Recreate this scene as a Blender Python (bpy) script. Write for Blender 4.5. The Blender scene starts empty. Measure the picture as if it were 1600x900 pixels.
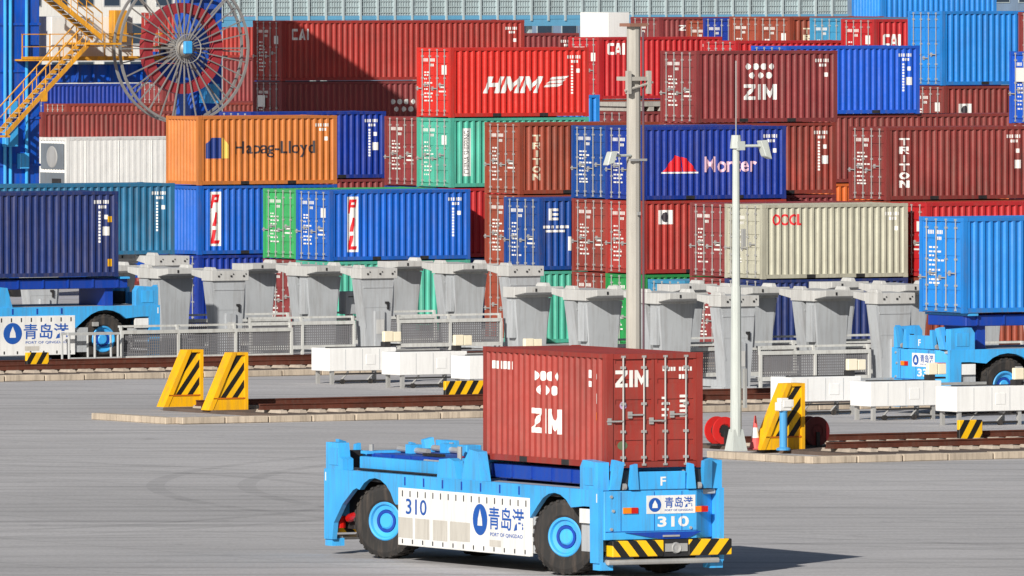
import bpy, bmesh, math, random
from mathutils import Vector, Matrix, Quaternion
random.seed(7)
SC = bpy.context.scene
COL = SC.collection

# ------------------------------------------------------------------ camera, sky, sun
F_PX, HORIZON, CAM_H = 20000.0, -84.0, 14.2          # in pixels of the 1600x900 photograph; metres
PHI = math.radians(31.5)                              # bearing of the yard rows against the picture plane
CP, SP = math.cos(PHI), math.sin(PHI)
cam = bpy.data.cameras.new('camera'); camo = bpy.data.objects.new('camera', cam); COL.objects.link(camo)
camo.location = (0, 0, CAM_H); camo.rotation_euler = (math.pi/2, 0, 0)
cam.sensor_width = 36; cam.lens = 36*F_PX/1600
cam.shift_y = (HORIZON-450)/1600.0
cam.clip_start = 1; cam.clip_end = 6000
SC.camera = camo
LU, LV = 1.62, 1.17                                    # sunlight runs this far along / across the rows per metre of drop
SUN = Vector((LU*CP-LV*SP, LU*SP+LV*CP, -1.0)).normalized()
w = bpy.data.worlds.new('World'); SC.world = w; w.use_nodes = True
nt = w.node_tree; bg = nt.nodes['Background']; sky = nt.nodes.new('ShaderNodeTexSky'); sky.sky_type = 'NISHITA'
sky.sun_disc = False; sky.sun_elevation = math.asin(-SUN.z); sky.sun_rotation = math.atan2(-SUN.x, -SUN.y)
sky.air_density = 1.0; sky.dust_density = 1.6
nt.links.new(sky.outputs[0], bg.inputs[0]); bg.inputs[1].default_value = 0.05
sl = bpy.data.lights.new('sun', 'SUN'); sl.energy = 5.0; sl.angle = math.radians(0.5); sl.color = (1, .955, .88)
so = bpy.data.objects.new('sun', sl); COL.objects.link(so); so.rotation_euler = SUN.to_track_quat('-Z', 'Y').to_euler()
so.location = (0, 300, 60)
SC.view_settings.view_transform = 'Standard'; SC.view_settings.look = 'None'
SC.view_settings.exposure = 0.06; SC.view_settings.gamma = 1
SC.render.resolution_x, SC.render.resolution_y = 1024, 576

# ------------------------------------------------------------------ placing
def W(u, v, z=0): return Vector((u*CP-v*SP, u*SP+v*CP, z))
def uv_at(px, s):                                     # pixel column and scale (pixels per metre) -> yard coordinates
    Y = F_PX/s; X = (px-800)/s
    return X*CP+Y*SP, -X*SP+Y*CP
def uv_ground(px, py): return uv_at(px, (py-HORIZON)/CAM_H)

# ------------------------------------------------------------------ materials
def lin(c): return tuple(x/12.92 if x <= .04045 else ((x+.055)/1.055)**2.4 for x in c)
def rgb(r, g, b): return lin((r/255, g/255, b/255))
MATS = {}; COLS = {}
def paint(name, c, rough=.5, metal=0.0, wear=.35, var=.12, rust=.0, emit=0):
    if name in MATS: return MATS[name]
    if name.startswith('container_'):                 # chalky, sun-faded paint: a little duller than the brand colour
        g_ = .3*c[0]+.59*c[1]+.11*c[2]; c = tuple(.82*(x*.96+g_*.04) for x in c); var *= 1.5; wear = min(.75, wear*1.5)
    COLS[name] = c
    m = bpy.data.materials.new(name); m.use_nodes = True; MATS[name] = m
    n = m.node_tree.nodes; l = m.node_tree.links; b = n['Principled BSDF']
    b.inputs['Roughness'].default_value = rough; b.inputs['Metallic'].default_value = metal
    tc = n.new('ShaderNodeTexCoord'); oi = n.new('ShaderNodeObjectInfo')
    off = n.new('ShaderNodeVectorMath'); off.operation = 'MULTIPLY_ADD'
    cx = n.new('ShaderNodeCombineXYZ')
    for i in range(3): l.new(oi.outputs['Random'], cx.inputs[i])
    off.inputs[1].default_value = (37, 53, 71)
    l.new(cx.outputs[0], off.inputs[0]); l.new(tc.outputs['Object'], off.inputs[2])
    n1 = n.new('ShaderNodeTexNoise'); n1.inputs['Scale'].default_value = .7; n1.inputs['Detail'].default_value = 5
    l.new(off.outputs[0], n1.inputs['Vector'])
    r1 = n.new('ShaderNodeMapRange'); r1.inputs[1].default_value = .3; r1.inputs[2].default_value = .7
    r1.inputs[3].default_value = 1-var; r1.inputs[4].default_value = 1+var; l.new(n1.outputs['Fac'], r1.inputs[0])
    mul = n.new('ShaderNodeVectorMath'); mul.operation = 'SCALE'; mul.inputs[0].default_value = c
    l.new(r1.outputs[0], mul.inputs['Scale'])
    mp = n.new('ShaderNodeMapping'); mp.inputs['Scale'].default_value = (5, 5, .45); l.new(off.outputs[0], mp.inputs[0])
    n2 = n.new('ShaderNodeTexNoise'); n2.inputs['Scale'].default_value = 1.4; n2.inputs['Detail'].default_value = 6
    n2.inputs['Roughness'].default_value = .7; l.new(mp.outputs[0], n2.inputs['Vector'])
    r2 = n.new('ShaderNodeMapRange'); r2.inputs[1].default_value = .46; r2.inputs[2].default_value = .78
    r2.inputs[3].default_value = 0; r2.inputs[4].default_value = wear; l.new(n2.outputs['Fac'], r2.inputs[0])
    mx = n.new('ShaderNodeMix'); mx.data_type = 'RGBA'; l.new(r2.outputs[0], mx.inputs['Factor'])
    l.new(mul.outputs[0], mx.inputs['A']); mx.inputs['B'].default_value = (.13, .10, .08, 1)
    out = mx.outputs['Result']
    if rust:
        n3 = n.new('ShaderNodeTexNoise'); n3.inputs['Scale'].default_value = 4.5; n3.inputs['Detail'].default_value = 8
        n3.inputs['Roughness'].default_value = .75; l.new(off.outputs[0], n3.inputs['Vector'])
        r3 = n.new('ShaderNodeMapRange'); r3.inputs[1].default_value = .62; r3.inputs[2].default_value = .70
        r3.inputs[4].default_value = rust; l.new(n3.outputs['Fac'], r3.inputs[0])
        m3 = n.new('ShaderNodeMix'); m3.data_type = 'RGBA'; l.new(r3.outputs[0], m3.inputs['Factor'])
        l.new(out, m3.inputs['A']); m3.inputs['B'].default_value = (.16, .055, .02, 1); out = m3.outputs['Result']
    l.new(out, b.inputs['Base Color'])
    if name.startswith('container_'):                 # shallow dents in the sheet
        n4 = n.new('ShaderNodeTexNoise'); n4.inputs['Scale'].default_value = 1.1; n4.inputs['Detail'].default_value = 3; l.new(off.outputs[0], n4.inputs['Vector'])
        bp = n.new('ShaderNodeBump'); bp.inputs['Strength'].default_value = .5; bp.inputs['Distance'].default_value = .06
        l.new(n4.outputs['Fac'], bp.inputs['Height']); l.new(bp.outputs[0], b.inputs['Normal'])
    rr = n.new('ShaderNodeMapRange'); rr.inputs[3].default_value = max(.05, rough-.12); rr.inputs[4].default_value = min(1, rough+.15)
    l.new(n2.outputs['Fac'], rr.inputs[0]); l.new(rr.outputs[0], b.inputs['Roughness'])
    return m
def stripes(name, d, period, yel=rgb(245, 190, 10), blk=(.012, .011, .010)):
    if name in MATS: return MATS[name]
    m = paint(name, yel, .5, 0, .25, .08)
    n = m.node_tree.nodes; l = m.node_tree.links; b = n['Principled BSDF']
    src = b.inputs['Base Color'].links[0].from_socket
    tc = n.new('ShaderNodeTexCoord'); dp = n.new('ShaderNodeVectorMath'); dp.operation = 'DOT_PRODUCT'
    dp.inputs[1].default_value = tuple(x/period for x in d); l.new(tc.outputs['Object'], dp.inputs[0])
    fr = n.new('ShaderNodeMath'); fr.operation = 'FRACT'; l.new(dp.outputs['Value'], fr.inputs[0])
    gt = n.new('ShaderNodeMath'); gt.operation = 'GREATER_THAN'; gt.inputs[1].default_value = .52; l.new(fr.outputs[0], gt.inputs[0])
    mx = n.new('ShaderNodeMix'); mx.data_type = 'RGBA'; l.new(gt.outputs[0], mx.inputs['Factor'])
    l.new(src, mx.inputs['A']); mx.inputs['B'].default_value = (*blk, 1); l.new(mx.outputs['Result'], b.inputs['Base Color'])
    return m
WHITE = paint('white_lettering', (.80, .79, .76), .6, 0, .25, .08)
CREAM = paint('cream_lettering', (.68, .60, .45), .6, 0, .3, .08)
RUBBER = paint('tyre_rubber', (.022, .021, .021), .85, 0, .55, .25)
STEEL = paint('galvanised_steel', (.46, .46, .45), .45, .35, .3, .12)
DARK = paint('dark_steel', (.018, .018, .02), .6, 0, .2, .2)
GREYP = paint('grey_paint', rgb(170, 174, 178), .6, 0, .42, .09, .12)
AGVB = paint('sky_blue_paint', rgb(64, 170, 236), .42, 0, .48, .13)
AGVD = paint('royal_blue_paint', rgb(16, 62, 160), .4, 0, .2, .08)
AGVW = paint('white_panel_paint', (.80, .80, .79), .45, 0, .26, .06)
YEL = paint('yellow_paint', rgb(240, 178, 10), .5, 0, .5, .12)

# ------------------------------------------------------------------ mesh helpers
class MB:
    def __init__(s): s.v = []; s.f = []
    def poly(s, pts, faces):
        o = len(s.v); s.v += [tuple(p) for p in pts]; s.f += [tuple(o+i for i in f) for f in faces]; return s
    def box(s, x0, x1, y0, y1, z0, z1):
        return s.poly([(x0,y0,z0),(x1,y0,z0),(x1,y1,z0),(x0,y1,z0),(x0,y0,z1),(x1,y0,z1),(x1,y1,z1),(x0,y1,z1)],
                      [(0,3,2,1),(4,5,6,7),(0,1,5,4),(1,2,6,5),(2,3,7,6),(3,0,4,7)])
    def hexa(s, b, t):                                # bottom and top quads, counter-clockwise from above
        return s.poly(list(b)+list(t), [(0,3,2,1),(4,5,6,7),(0,1,5,4),(1,2,6,5),(2,3,7,6),(3,0,4,7)])
    def prism(s, pts, axis, a, b):                    # polygon in the plane across `axis`, extruded a..b
        n = len(pts)
        def p(q, t): return (t,q[0],q[1]) if axis == 'x' else ((q[0],t,q[1]) if axis == 'y' else (q[0],q[1],t))
        return s.poly([p(q,a) for q in pts]+[p(q,b) for q in pts],
                      [tuple(range(n)), tuple(range(2*n-1, n-1, -1))]+[(i, i+n, (i+1) % n+n, (i+1) % n) for i in range(n)])
    def tube(s, p, q, r, n=8, r2=None, caps=True):
        p = Vector(p); q = Vector(q); d = (q-p).normalized(); r2 = r if r2 is None else r2
        a = d.orthogonal().normalized(); b = d.cross(a); pts = []
        for c, rad in ((p, r), (q, r2)):
            for i in range(n):
                t = 2*math.pi*i/n; pts.append(c+(a*math.cos(t)+b*math.sin(t))*rad)
        fs = [(i, (i+1) % n, n+(i+1) % n, n+i) for i in range(n)]
        if caps: fs += [tuple(range(n-1, -1, -1)), tuple(range(n, 2*n))]
        return s.poly(pts, fs)
    def lathe(s, prof, n, axis='y', c=(0,0,0)):       # prof: (radius, along axis)
        pts = []; m = len(prof)
        for i in range(n):
            t = 2*math.pi*i/n; ct, st = math.cos(t), math.sin(t)
            for r, a in prof:
                q = (r*ct, a, r*st) if axis == 'y' else ((r*ct, r*st, a) if axis == 'z' else (a, r*ct, r*st))
                pts.append((q[0]+c[0], q[1]+c[1], q[2]+c[2]))
        return s.poly(pts, [(i*m+j, i*m+j+1, ((i+1) % n)*m+j+1, ((i+1) % n)*m+j) for i in range(n) for j in range(m-1)])
    def mesh(s, name, bevel=0):
        me = bpy.data.meshes.new(name); me.from_pydata(s.v, [], s.f); me.update()
        bm = bmesh.new(); bm.from_mesh(me)
        bmesh.ops.recalc_face_normals(bm, faces=bm.faces[:])
        if bevel: bmesh.ops.bevel(bm, geom=[e for e in bm.edges if e.is_manifold and e.calc_face_angle(0) > .5], offset=bevel, segments=1, affect='EDGES')
        bm.to_mesh(me); bm.free(); me.materials.append(None)
        return me
def put(name, me, m, parent=None, loc=(0,0,0), rz=0, kind=None):
    o = bpy.data.objects.new(name, me); COL.objects.link(o); o.location = loc; o.rotation_euler = (0,0,rz)
    if m is not None: o.material_slots[0].link = 'OBJECT'; o.material_slots[0].material = m
    if parent: o.parent = parent
    if kind or name in ('marking', 'slot', 'bolt_row'): o['kind'] = kind or 'stuff'
    return o
def split(o):                                         # one object for every loose piece of a part
    me = o.data; bm = bmesh.new(); bm.from_mesh(me); bm.verts.ensure_lookup_table(); seen = set(); isl = []
    for v in bm.verts:
        if v.index in seen: continue
        st = [v]; comp = set()
        while st:
            q = st.pop()
            if q.index in comp: continue
            comp.add(q.index); st += [e.other_vert(q) for e in q.link_edges]
        seen |= comp; isl.append(comp)
    bm.free()
    if len(isl) < 2: return
    m = o.material_slots[0].material
    for k, comp in enumerate(isl):
        ix = {i: n for n, i in enumerate(sorted(comp))}
        nm = bpy.data.meshes.new(me.name); nm.from_pydata([tuple(me.vertices[i].co) for i in sorted(comp)], [], [tuple(ix[i] for i in f.vertices) for f in me.polygons if f.vertices[0] in comp]); nm.update(); nm.materials.append(None)
        if k == 0: o.data = nm
        else:
            c = put(o.name.split('.')[0], nm, m, o.parent, o.location, o.rotation_euler.z)
    o.material_slots[0].link = 'OBJECT'; o.material_slots[0].material = m
def thing(name, label, cat, loc=(0,0,0), rz=0, group=None):
    o = bpy.data.objects.new(name, None); COL.objects.link(o); o.location = loc; o.rotation_euler = (0,0,rz)
    o.empty_display_size = .2; o['label'] = label; o['category'] = cat
    if group: o['group'] = group
    return o
CACHE = {}
def cached(key, fn):
    if key not in CACHE: CACHE[key] = fn()
    return CACHE[key]

# lettering: an outline font turned into a flat mesh, width-fitted, centred at 0,0
def text_mesh(txt, h, width=None, bold=.0, shear=0.0, vertical=False):
    def one(t):
        cu = bpy.data.curves.new('t', 'FONT'); cu.body = t; cu.size = 1; cu.offset = bold; cu.shear = shear; cu.resolution_u = 3; cu.fill_mode = 'BOTH'
        ob = bpy.data.objects.new('t', cu); COL.objects.link(ob)
        dg = bpy.context.evaluated_depsgraph_get(); dg.update()
        me = bpy.data.meshes.new_from_object(ob.evaluated_get(dg)); bpy.data.objects.remove(ob); bpy.data.curves.remove(cu)
        v = [tuple(x.co)[:2] for x in me.vertices]; f = [tuple(p.vertices) for p in me.polygons]; bpy.data.meshes.remove(me)
        return v, f
    V = []; Fc = []
    if vertical:
        y = 0
        for ch in txt:
            v, f = one(ch); x0, x1 = min(a[0] for a in v), max(a[0] for a in v); y0, y1 = min(a[1] for a in v), max(a[1] for a in v)
            o = len(V); V += [(a[0]-(x0+x1)/2, y-(y1-a[1])) for a in v]; Fc += [tuple(i+o for i in q) for q in f]; y -= (y1-y0)+.16
    else: V, Fc = one(txt)
    x0, x1 = min(a[0] for a in V), max(a[0] for a in V); y0, y1 = min(a[1] for a in V), max(a[1] for a in V)
    sy = h/(y1-y0); sx = sy if width is None else width/(x1-x0)
    return [((a[0]-(x0+x1)/2)*sx, (a[1]-(y0+y1)/2)*sy) for a in V], Fc
R_ = lambda a, b, c, d: [(a,b),(c,b),(c,d),(a,d)]
GLYPH = dict(
 I=[R_(0,0,.3,1)], L=[R_(0,0,.28,1), R_(.28,0,.9,.24)], T=[R_(0,.77,1,1), R_(.35,0,.65,.77)],
 H=[R_(0,0,.28,1), R_(.72,0,1,1), R_(.28,.38,.72,.62)], E=[R_(0,0,.28,1), R_(.28,.78,1,1), R_(.28,.39,.9,.6), R_(.28,0,1,.22)],
 Z=[R_(0,.78,1,1), R_(0,0,1,.22), [(0,.22),(.36,.22),(1,.78),(.64,.78)]],
 M=[R_(0,0,.25,1), R_(.87,0,1.12,1), [(.25,1),(.25,.58),(.56,.10),(.56,.52)], [(.87,1),(.56,.52),(.56,.10),(.87,.58)]],
 N=[R_(0,0,.25,1), R_(.75,0,1,1), [(.25,1),(.25,.60),(.75,0),(.75,.40)]],
 C=[R_(0,.1,.28,.9), [(.28,.9),(0,.9),(.16,1),(.28,1)], [(0,.1),(.28,.1),(.28,0),(.16,0)], R_(.28,.77,.95,1), R_(.28,0,.95,.23)],
 A=[[(0,0),(.27,0),(.5,.7),(.36,1)], [(1,0),(.64,1),(.5,.7),(.73,0)], [(.36,1),(.5,.7),(.64,1)], [(.335,.18),(.665,.18),(.6,.38),(.4,.38)]],
 R=[R_(0,0,.28,1), R_(.28,.79,.94,1), R_(.68,.62,.94,.79), R_(.28,.42,.94,.62), [(.40,.42),(.70,.42),(1,0),(.70,0)]],
 P=[R_(0,0,.28,1), R_(.28,.79,.94,1), R_(.68,.62,.94,.79), R_(.28,.42,.94,.62)])
def block_text(txt, h, width, shear=0.0, vertical=False):
    V = []; Fc = []; x = y = 0.0
    for ch in txt:
        if ch == 'O':
            q = disc(.5,.5,.5,.5,20,.52); polys = None
        else: polys = GLYPH[ch]
        vv, ff = (q if polys is None else ([p for pl in polys for p in pl], [])); k = 0
        if polys is not None:
            for pl in polys: ff.append(tuple(range(k, k+len(pl)))); k += len(pl)
        w_ = max(p[0] for p in vv); o = len(V)
        if vertical: V += [(p[0]-w_/2, p[1]+y) for p in vv]; y -= 1.18
        else: V += [(p[0]+x+shear*p[1], p[1]) for p in vv]; x += w_+.14
        Fc += [tuple(i+o for i in f) for f in ff]
    x0, x1 = min(a[0] for a in V), max(a[0] for a in V); y0, y1 = min(a[1] for a in V), max(a[1] for a in V)
    return [((a[0]-(x0+x1)/2)*width/(x1-x0), (a[1]-(y0+y1)/2)*h/(y1-y0)) for a in V], Fc
def rects(rs):
    V = []; Fc = []
    for x0, x1, y0, y1 in rs:
        o = len(V); V += [(x0,y0),(x1,y0),(x1,y1),(x0,y1)]; Fc.append((o,o+1,o+2,o+3))
    return V, Fc
def disc(cx, cy, rx, ry=None, n=18, rin=0):
    ry = ry or rx
    o = [(cx+rx*math.cos(2*math.pi*i/n), cy+ry*math.sin(2*math.pi*i/n)) for i in range(n)]
    if not rin: return o, [tuple(range(n))]
    i_ = [(cx+rx*rin*math.cos(2*math.pi*i/n), cy+ry*rin*math.sin(2*math.pi*i/n)) for i in range(n)]
    return o+i_, [(i, (i+1) % n, n+(i+1) % n, n+i) for i in range(n)]
def join2(*ms):
    V = []; Fc = []
    for v, f in ms:
        o = len(V); V += v; Fc += [tuple(i+o for i in q) for q in f]
    return V, Fc
def move2(m, dx, dy): return [(a[0]+dx, a[1]+dy) for a in m[0]], m[1]
def flat_obj(name, m2, fn, m, parent):                # fn maps the 2-D print onto its surface
    me = bpy.data.meshes.new(name); me.from_pydata([fn(*p) for p in m2[0]], [], m2[1]); me.update(); me.materials.append(None)
    return put(name, me, m, parent)

# ------------------------------------------------------------------ shipping containers
CW = 2.438
PER, DEP = .278, .056
def breaks(L):
    a, b = .16, L-.16; n = round((b-a)/PER); p = (b-a)/n; xs = []
    for i in range(n):
        x = a+i*p; xs += [(x, 0), (x+.30*p, 0), (x+.48*p, DEP), (x+.82*p, DEP)]
    return xs+[(b, 0)]
def prof_at(xs, x):
    if x <= xs[0][0] or x >= xs[-1][0]: return 0
    for (x0, d0), (x1, d1) in zip(xs, xs[1:]):
        if x0 <= x <= x1: return d0+(d1-d0)*(x-x0)/(x1-x0)
    return 0
OUT = .012                                            # side sheets sit this far inside the rails
def side_mesh(L, H, far, k=1):
    xs = breaks(L); b = MB(); zb, zt = .15, H-.1; pts = []
    for x, d in xs:
        y = OUT+d*k if not far else CW-OUT-d*k
        pts += [(x,y,zb), (x,y,zt)]
    return b.poly(pts, [(2*i,2*i+2,2*i+3,2*i+1) for i in range(len(xs)-1)]).mesh('side_panel')
def end_mesh(H, x):                                   # plain corrugated end wall
    b = MB(); n = 9; p = (CW-.3)/n; pts = []; ys = []
    for i in range(n):
        y = .15+i*p; ys += [(y,0),(y+.27*p,0),(y+.5*p,DEP),(y+.77*p,DEP)]
    ys.append((CW-.15,0)); sg = 1 if x < 1 else -1
    for y, d in ys: pts += [(x+sg*(.02+d),y,.15),(x+sg*(.02+d),y,H-.1)]
    return b.poly(pts, [(2*i,2*i+2,2*i+3,2*i+1) for i in range(len(ys)-1)]).mesh('end_panel')
def frame_mesh(L, H):
    b = MB()
    for x0 in (0, L-.15):
        for y0 in (0, CW-.15): b.box(x0,x0+.15,y0,y0+.15,.118,H-.118)
    for y0 in (.004, CW-.064):
        b.box(.178,L-.178,y0,y0+.06,.02,.155); b.box(.178,L-.178,y0,y0+.06,H-.11,H-.01)
    for x0 in (.004, L-.084):
        b.box(x0,x0+.08,.165,CW-.165,.02,.15); b.box(x0,x0+.08,.165,CW-.165,H-.13,H-.01)
    b.box(.1,L-.1,.08,CW-.08,.06,.12)
    for x0 in (-.004, L-.174):                        # corner castings, a few millimetres proud of the posts
        for y0 in (-.004, CW-.158):
            for z0 in (0, H-.118): b.box(x0,x0+.178,y0,y0+.162,z0,z0+.118)
    return b.mesh('frame')
def roof_mesh(L, H):
    b = MB(); n = int(L/.42); p = (L-.36)/n; pts = []; xs = []
    for i in range(n): xs += [(.18+i*p,0),(.18+(i+.35)*p,0),(.18+(i+.5)*p,.02),(.18+(i+.85)*p,.02)]
    xs.append((L-.18,0))
    for x, d in xs: pts += [(x,.06,H-.035+d),(x,CW-.06,H-.035+d)]
    return b.poly(pts, [(2*i,2*i+2,2*i+3,2*i+1) for i in range(len(xs)-1)]).mesh('roof')
def door_mesh(H, k):
    y0, y1 = (.155, CW/2-.008) if k else (CW/2+.008, CW-.155)
    b = MB(); z0, z1 = .16, H-.14
    b.box(.05,.09,y0,y1,z0,z1)
    b.box(.028,.05,y0,y0+.07,z0,z1); b.box(.028,.05,y1-.07,y1,z0,z1)
    n = 5; hh = (z1-z0)/n
    for i in range(n):
        zz = z0+i*hh; b.box(.028,.05,y0+.07,y1-.07,zz+.02,zz+hh-.09)
    return b.mesh('door')
def bar_mesh(H, k, j):
    y0, y1 = (.155, CW/2-.008) if k else (CW/2+.008, CW-.155)
    y = y0+(y1-y0)*(.26 if j else .76); b = MB()
    b.tube((-.006,y,.07),(-.006,y,H-.06),.021,6)
    for z in (.22, .8, H*.55, H-.35): b.box(-.02,.027,y-.06,y+.06,z,z+.06)
    for z in (.06, H-.1): b.box(-.022,.02,y-.05,y+.05,z,z+.05)
    zz = 1.05+.14*j; b.box(-.034,-.008,y+.02,y+.42,zz,zz+.035); b.box(-.012,.027,y+.3,y+.4,zz-.06,zz+.09)
    return b.mesh('locking_bar')
def pocket_mesh(L, k, far):
    xc = L/2-1.0+2.05*k; b = MB()
    if far: b.box(xc-.18,xc+.18,CW-.06,CW+.003,.025,.145)
    else: b.box(xc-.18,xc+.18,-.003,.06,.025,.145)
    return b.mesh('fork_pocket')
def drape(name, m2, parent, L, far, m, lift=.003):
    """print laid onto the corrugated side: cut at every fold, then pushed onto the sheet"""
    xs = breaks(L); bm = bmesh.new()
    vs = [bm.verts.new((p[0],0,p[1])) for p in m2[0]]
    for f in m2[1]:
        try: bm.faces.new([vs[i] for i in f])
        except ValueError: pass
    lo, hi = min(p[0] for p in m2[0]), max(p[0] for p in m2[0])
    for x, d in xs:
        if lo < x < hi: bmesh.ops.bisect_plane(bm, geom=bm.verts[:]+bm.edges[:]+bm.faces[:], plane_co=(x,0,0), plane_no=(1,0,0), dist=1e-5)
    for v in bm.verts:
        d = prof_at(xs, v.co.x)+OUT-lift; v.co.y = CW-d if far else d
    bmesh.ops.recalc_face_normals(bm, faces=bm.faces[:])
    me = bpy.data.meshes.new(name); bm.to_mesh(me); bm.free(); me.materials.append(None)
    return put(name, me, m, parent)
def door_marks(H, seed):
    r = random.Random(seed); rs = []
    y = .30
    rs += [(y+i*.085, y+i*.085+.055, H-.52, H-.40) for i in range(4)]+[(y+.40+i*.085, y+.455+i*.085, H-.52, H-.40) for i in range(5)]
    rs += [(y+.42+i*.085, y+.475+i*.085, H-.70, H-.60) for i in range(4)]
    z = H-.95
    for k in range(9):
        x = y+.05
        for j in range(r.randint(2,4)):
            ww = r.uniform(.06,.2); rs.append((x,x+ww,z,z+.055)); x += ww+.05
        z -= r.uniform(.10,.16)
    if seed % 2: rs += [(1.6,1.95,H-1.0,H-.65)]
    if seed % 3: rs += [(1.45,1.8,H-1.5,H-1.44),(1.4,1.9,H-1.66,H-1.6)]
    return rs
def side_marks(L, H, seed):
    r = random.Random(seed); rs = []
    x = L-.95
    rs += [(x+i*.075,x+i*.075+.05,H-.42,H-.30) for i in range(8) if i != 4]
    rs += [(x+.2+i*.08,x+.25+i*.08,H-.58,H-.48) for i in range(4)]
    if seed % 2:
        for k in range(10): rs.append((L-.75,L-.69,H-.75-k*.11,H-.68-k*.11))
    rs += [(L-.52,L-.40,H-.95,H-.80)]
    if seed % 3 == 0: rs += [(L-.62,L-.30,H-1.5,H-1.2)]
    return rs
NCON = [0]
def container(label, loc, rz, L, H, m, decals=(), group=None, doors=True, fork=True, marks=True, far=False, fr=None, plain=False, doorm=None, smooth=False):
    t = thing('shipping_container', label, 'container', loc, rz, group); NCON[0] += 1; sd = NCON[0]
    H = round(H, 2); fr = fr or paint(m.name.replace('container_', 'frame_'), tuple(x*.86 for x in COLS[m.name]), .6, 0, .5, .15, .45)
    put('frame', cached(('fr',L,H), lambda: frame_mesh(L,H)), fr, t)
    put('roof', cached(('rf',L,H), lambda: roof_mesh(L,H)), m, t)
    put('side_panel', cached(('sd',L,H,0,smooth), lambda: side_mesh(L,H,False,.15 if smooth else 1)), m, t)
    put('side_panel', cached(('sd',L,H,1), lambda: side_mesh(L,H,True)), m, t)
    put('end_panel', cached(('en',L,H), lambda: end_mesh(H,L)), m, t)
    if doors:
        for k in (0,1):
            d = put('door', cached(('dr',H,k), lambda: door_mesh(H,k)), doorm or m, t)
            for j in (0,1): put('locking_bar', cached(('bar',H,k,j), lambda: bar_mesh(H,k,j)), STEEL, d)
            if k and marks and not plain:
                q = sd % 5
                put('marking', cached(('dm',H,q), lambda: MB().poly(*(lambda R: ([(.024,a[0],a[1]) for a in R[0]], R[1]))(rects([(CW-.155-b0,CW-.155-a0,c0,d0) for a0,b0,c0,d0 in door_marks(H,q)]))).mesh('marking')), WHITE, d)
    else:
        put('end_panel', cached(('en0',L,H), lambda: end_mesh(H,0)), doorm or m, t)
    if fork and L < 7 and not plain:
        for k in (0,1): put('fork_pocket', cached(('fp',k,far), lambda: pocket_mesh(L,k,far)), DARK, t)
    if marks and not plain: drape('marking', rects(side_marks(L,H,sd)), t, L, far, WHITE)
    for i, (nm, m2, mm) in enumerate(decals): drape(nm, m2, t, L, far, mm, .004+.003*i)
    return t

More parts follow.
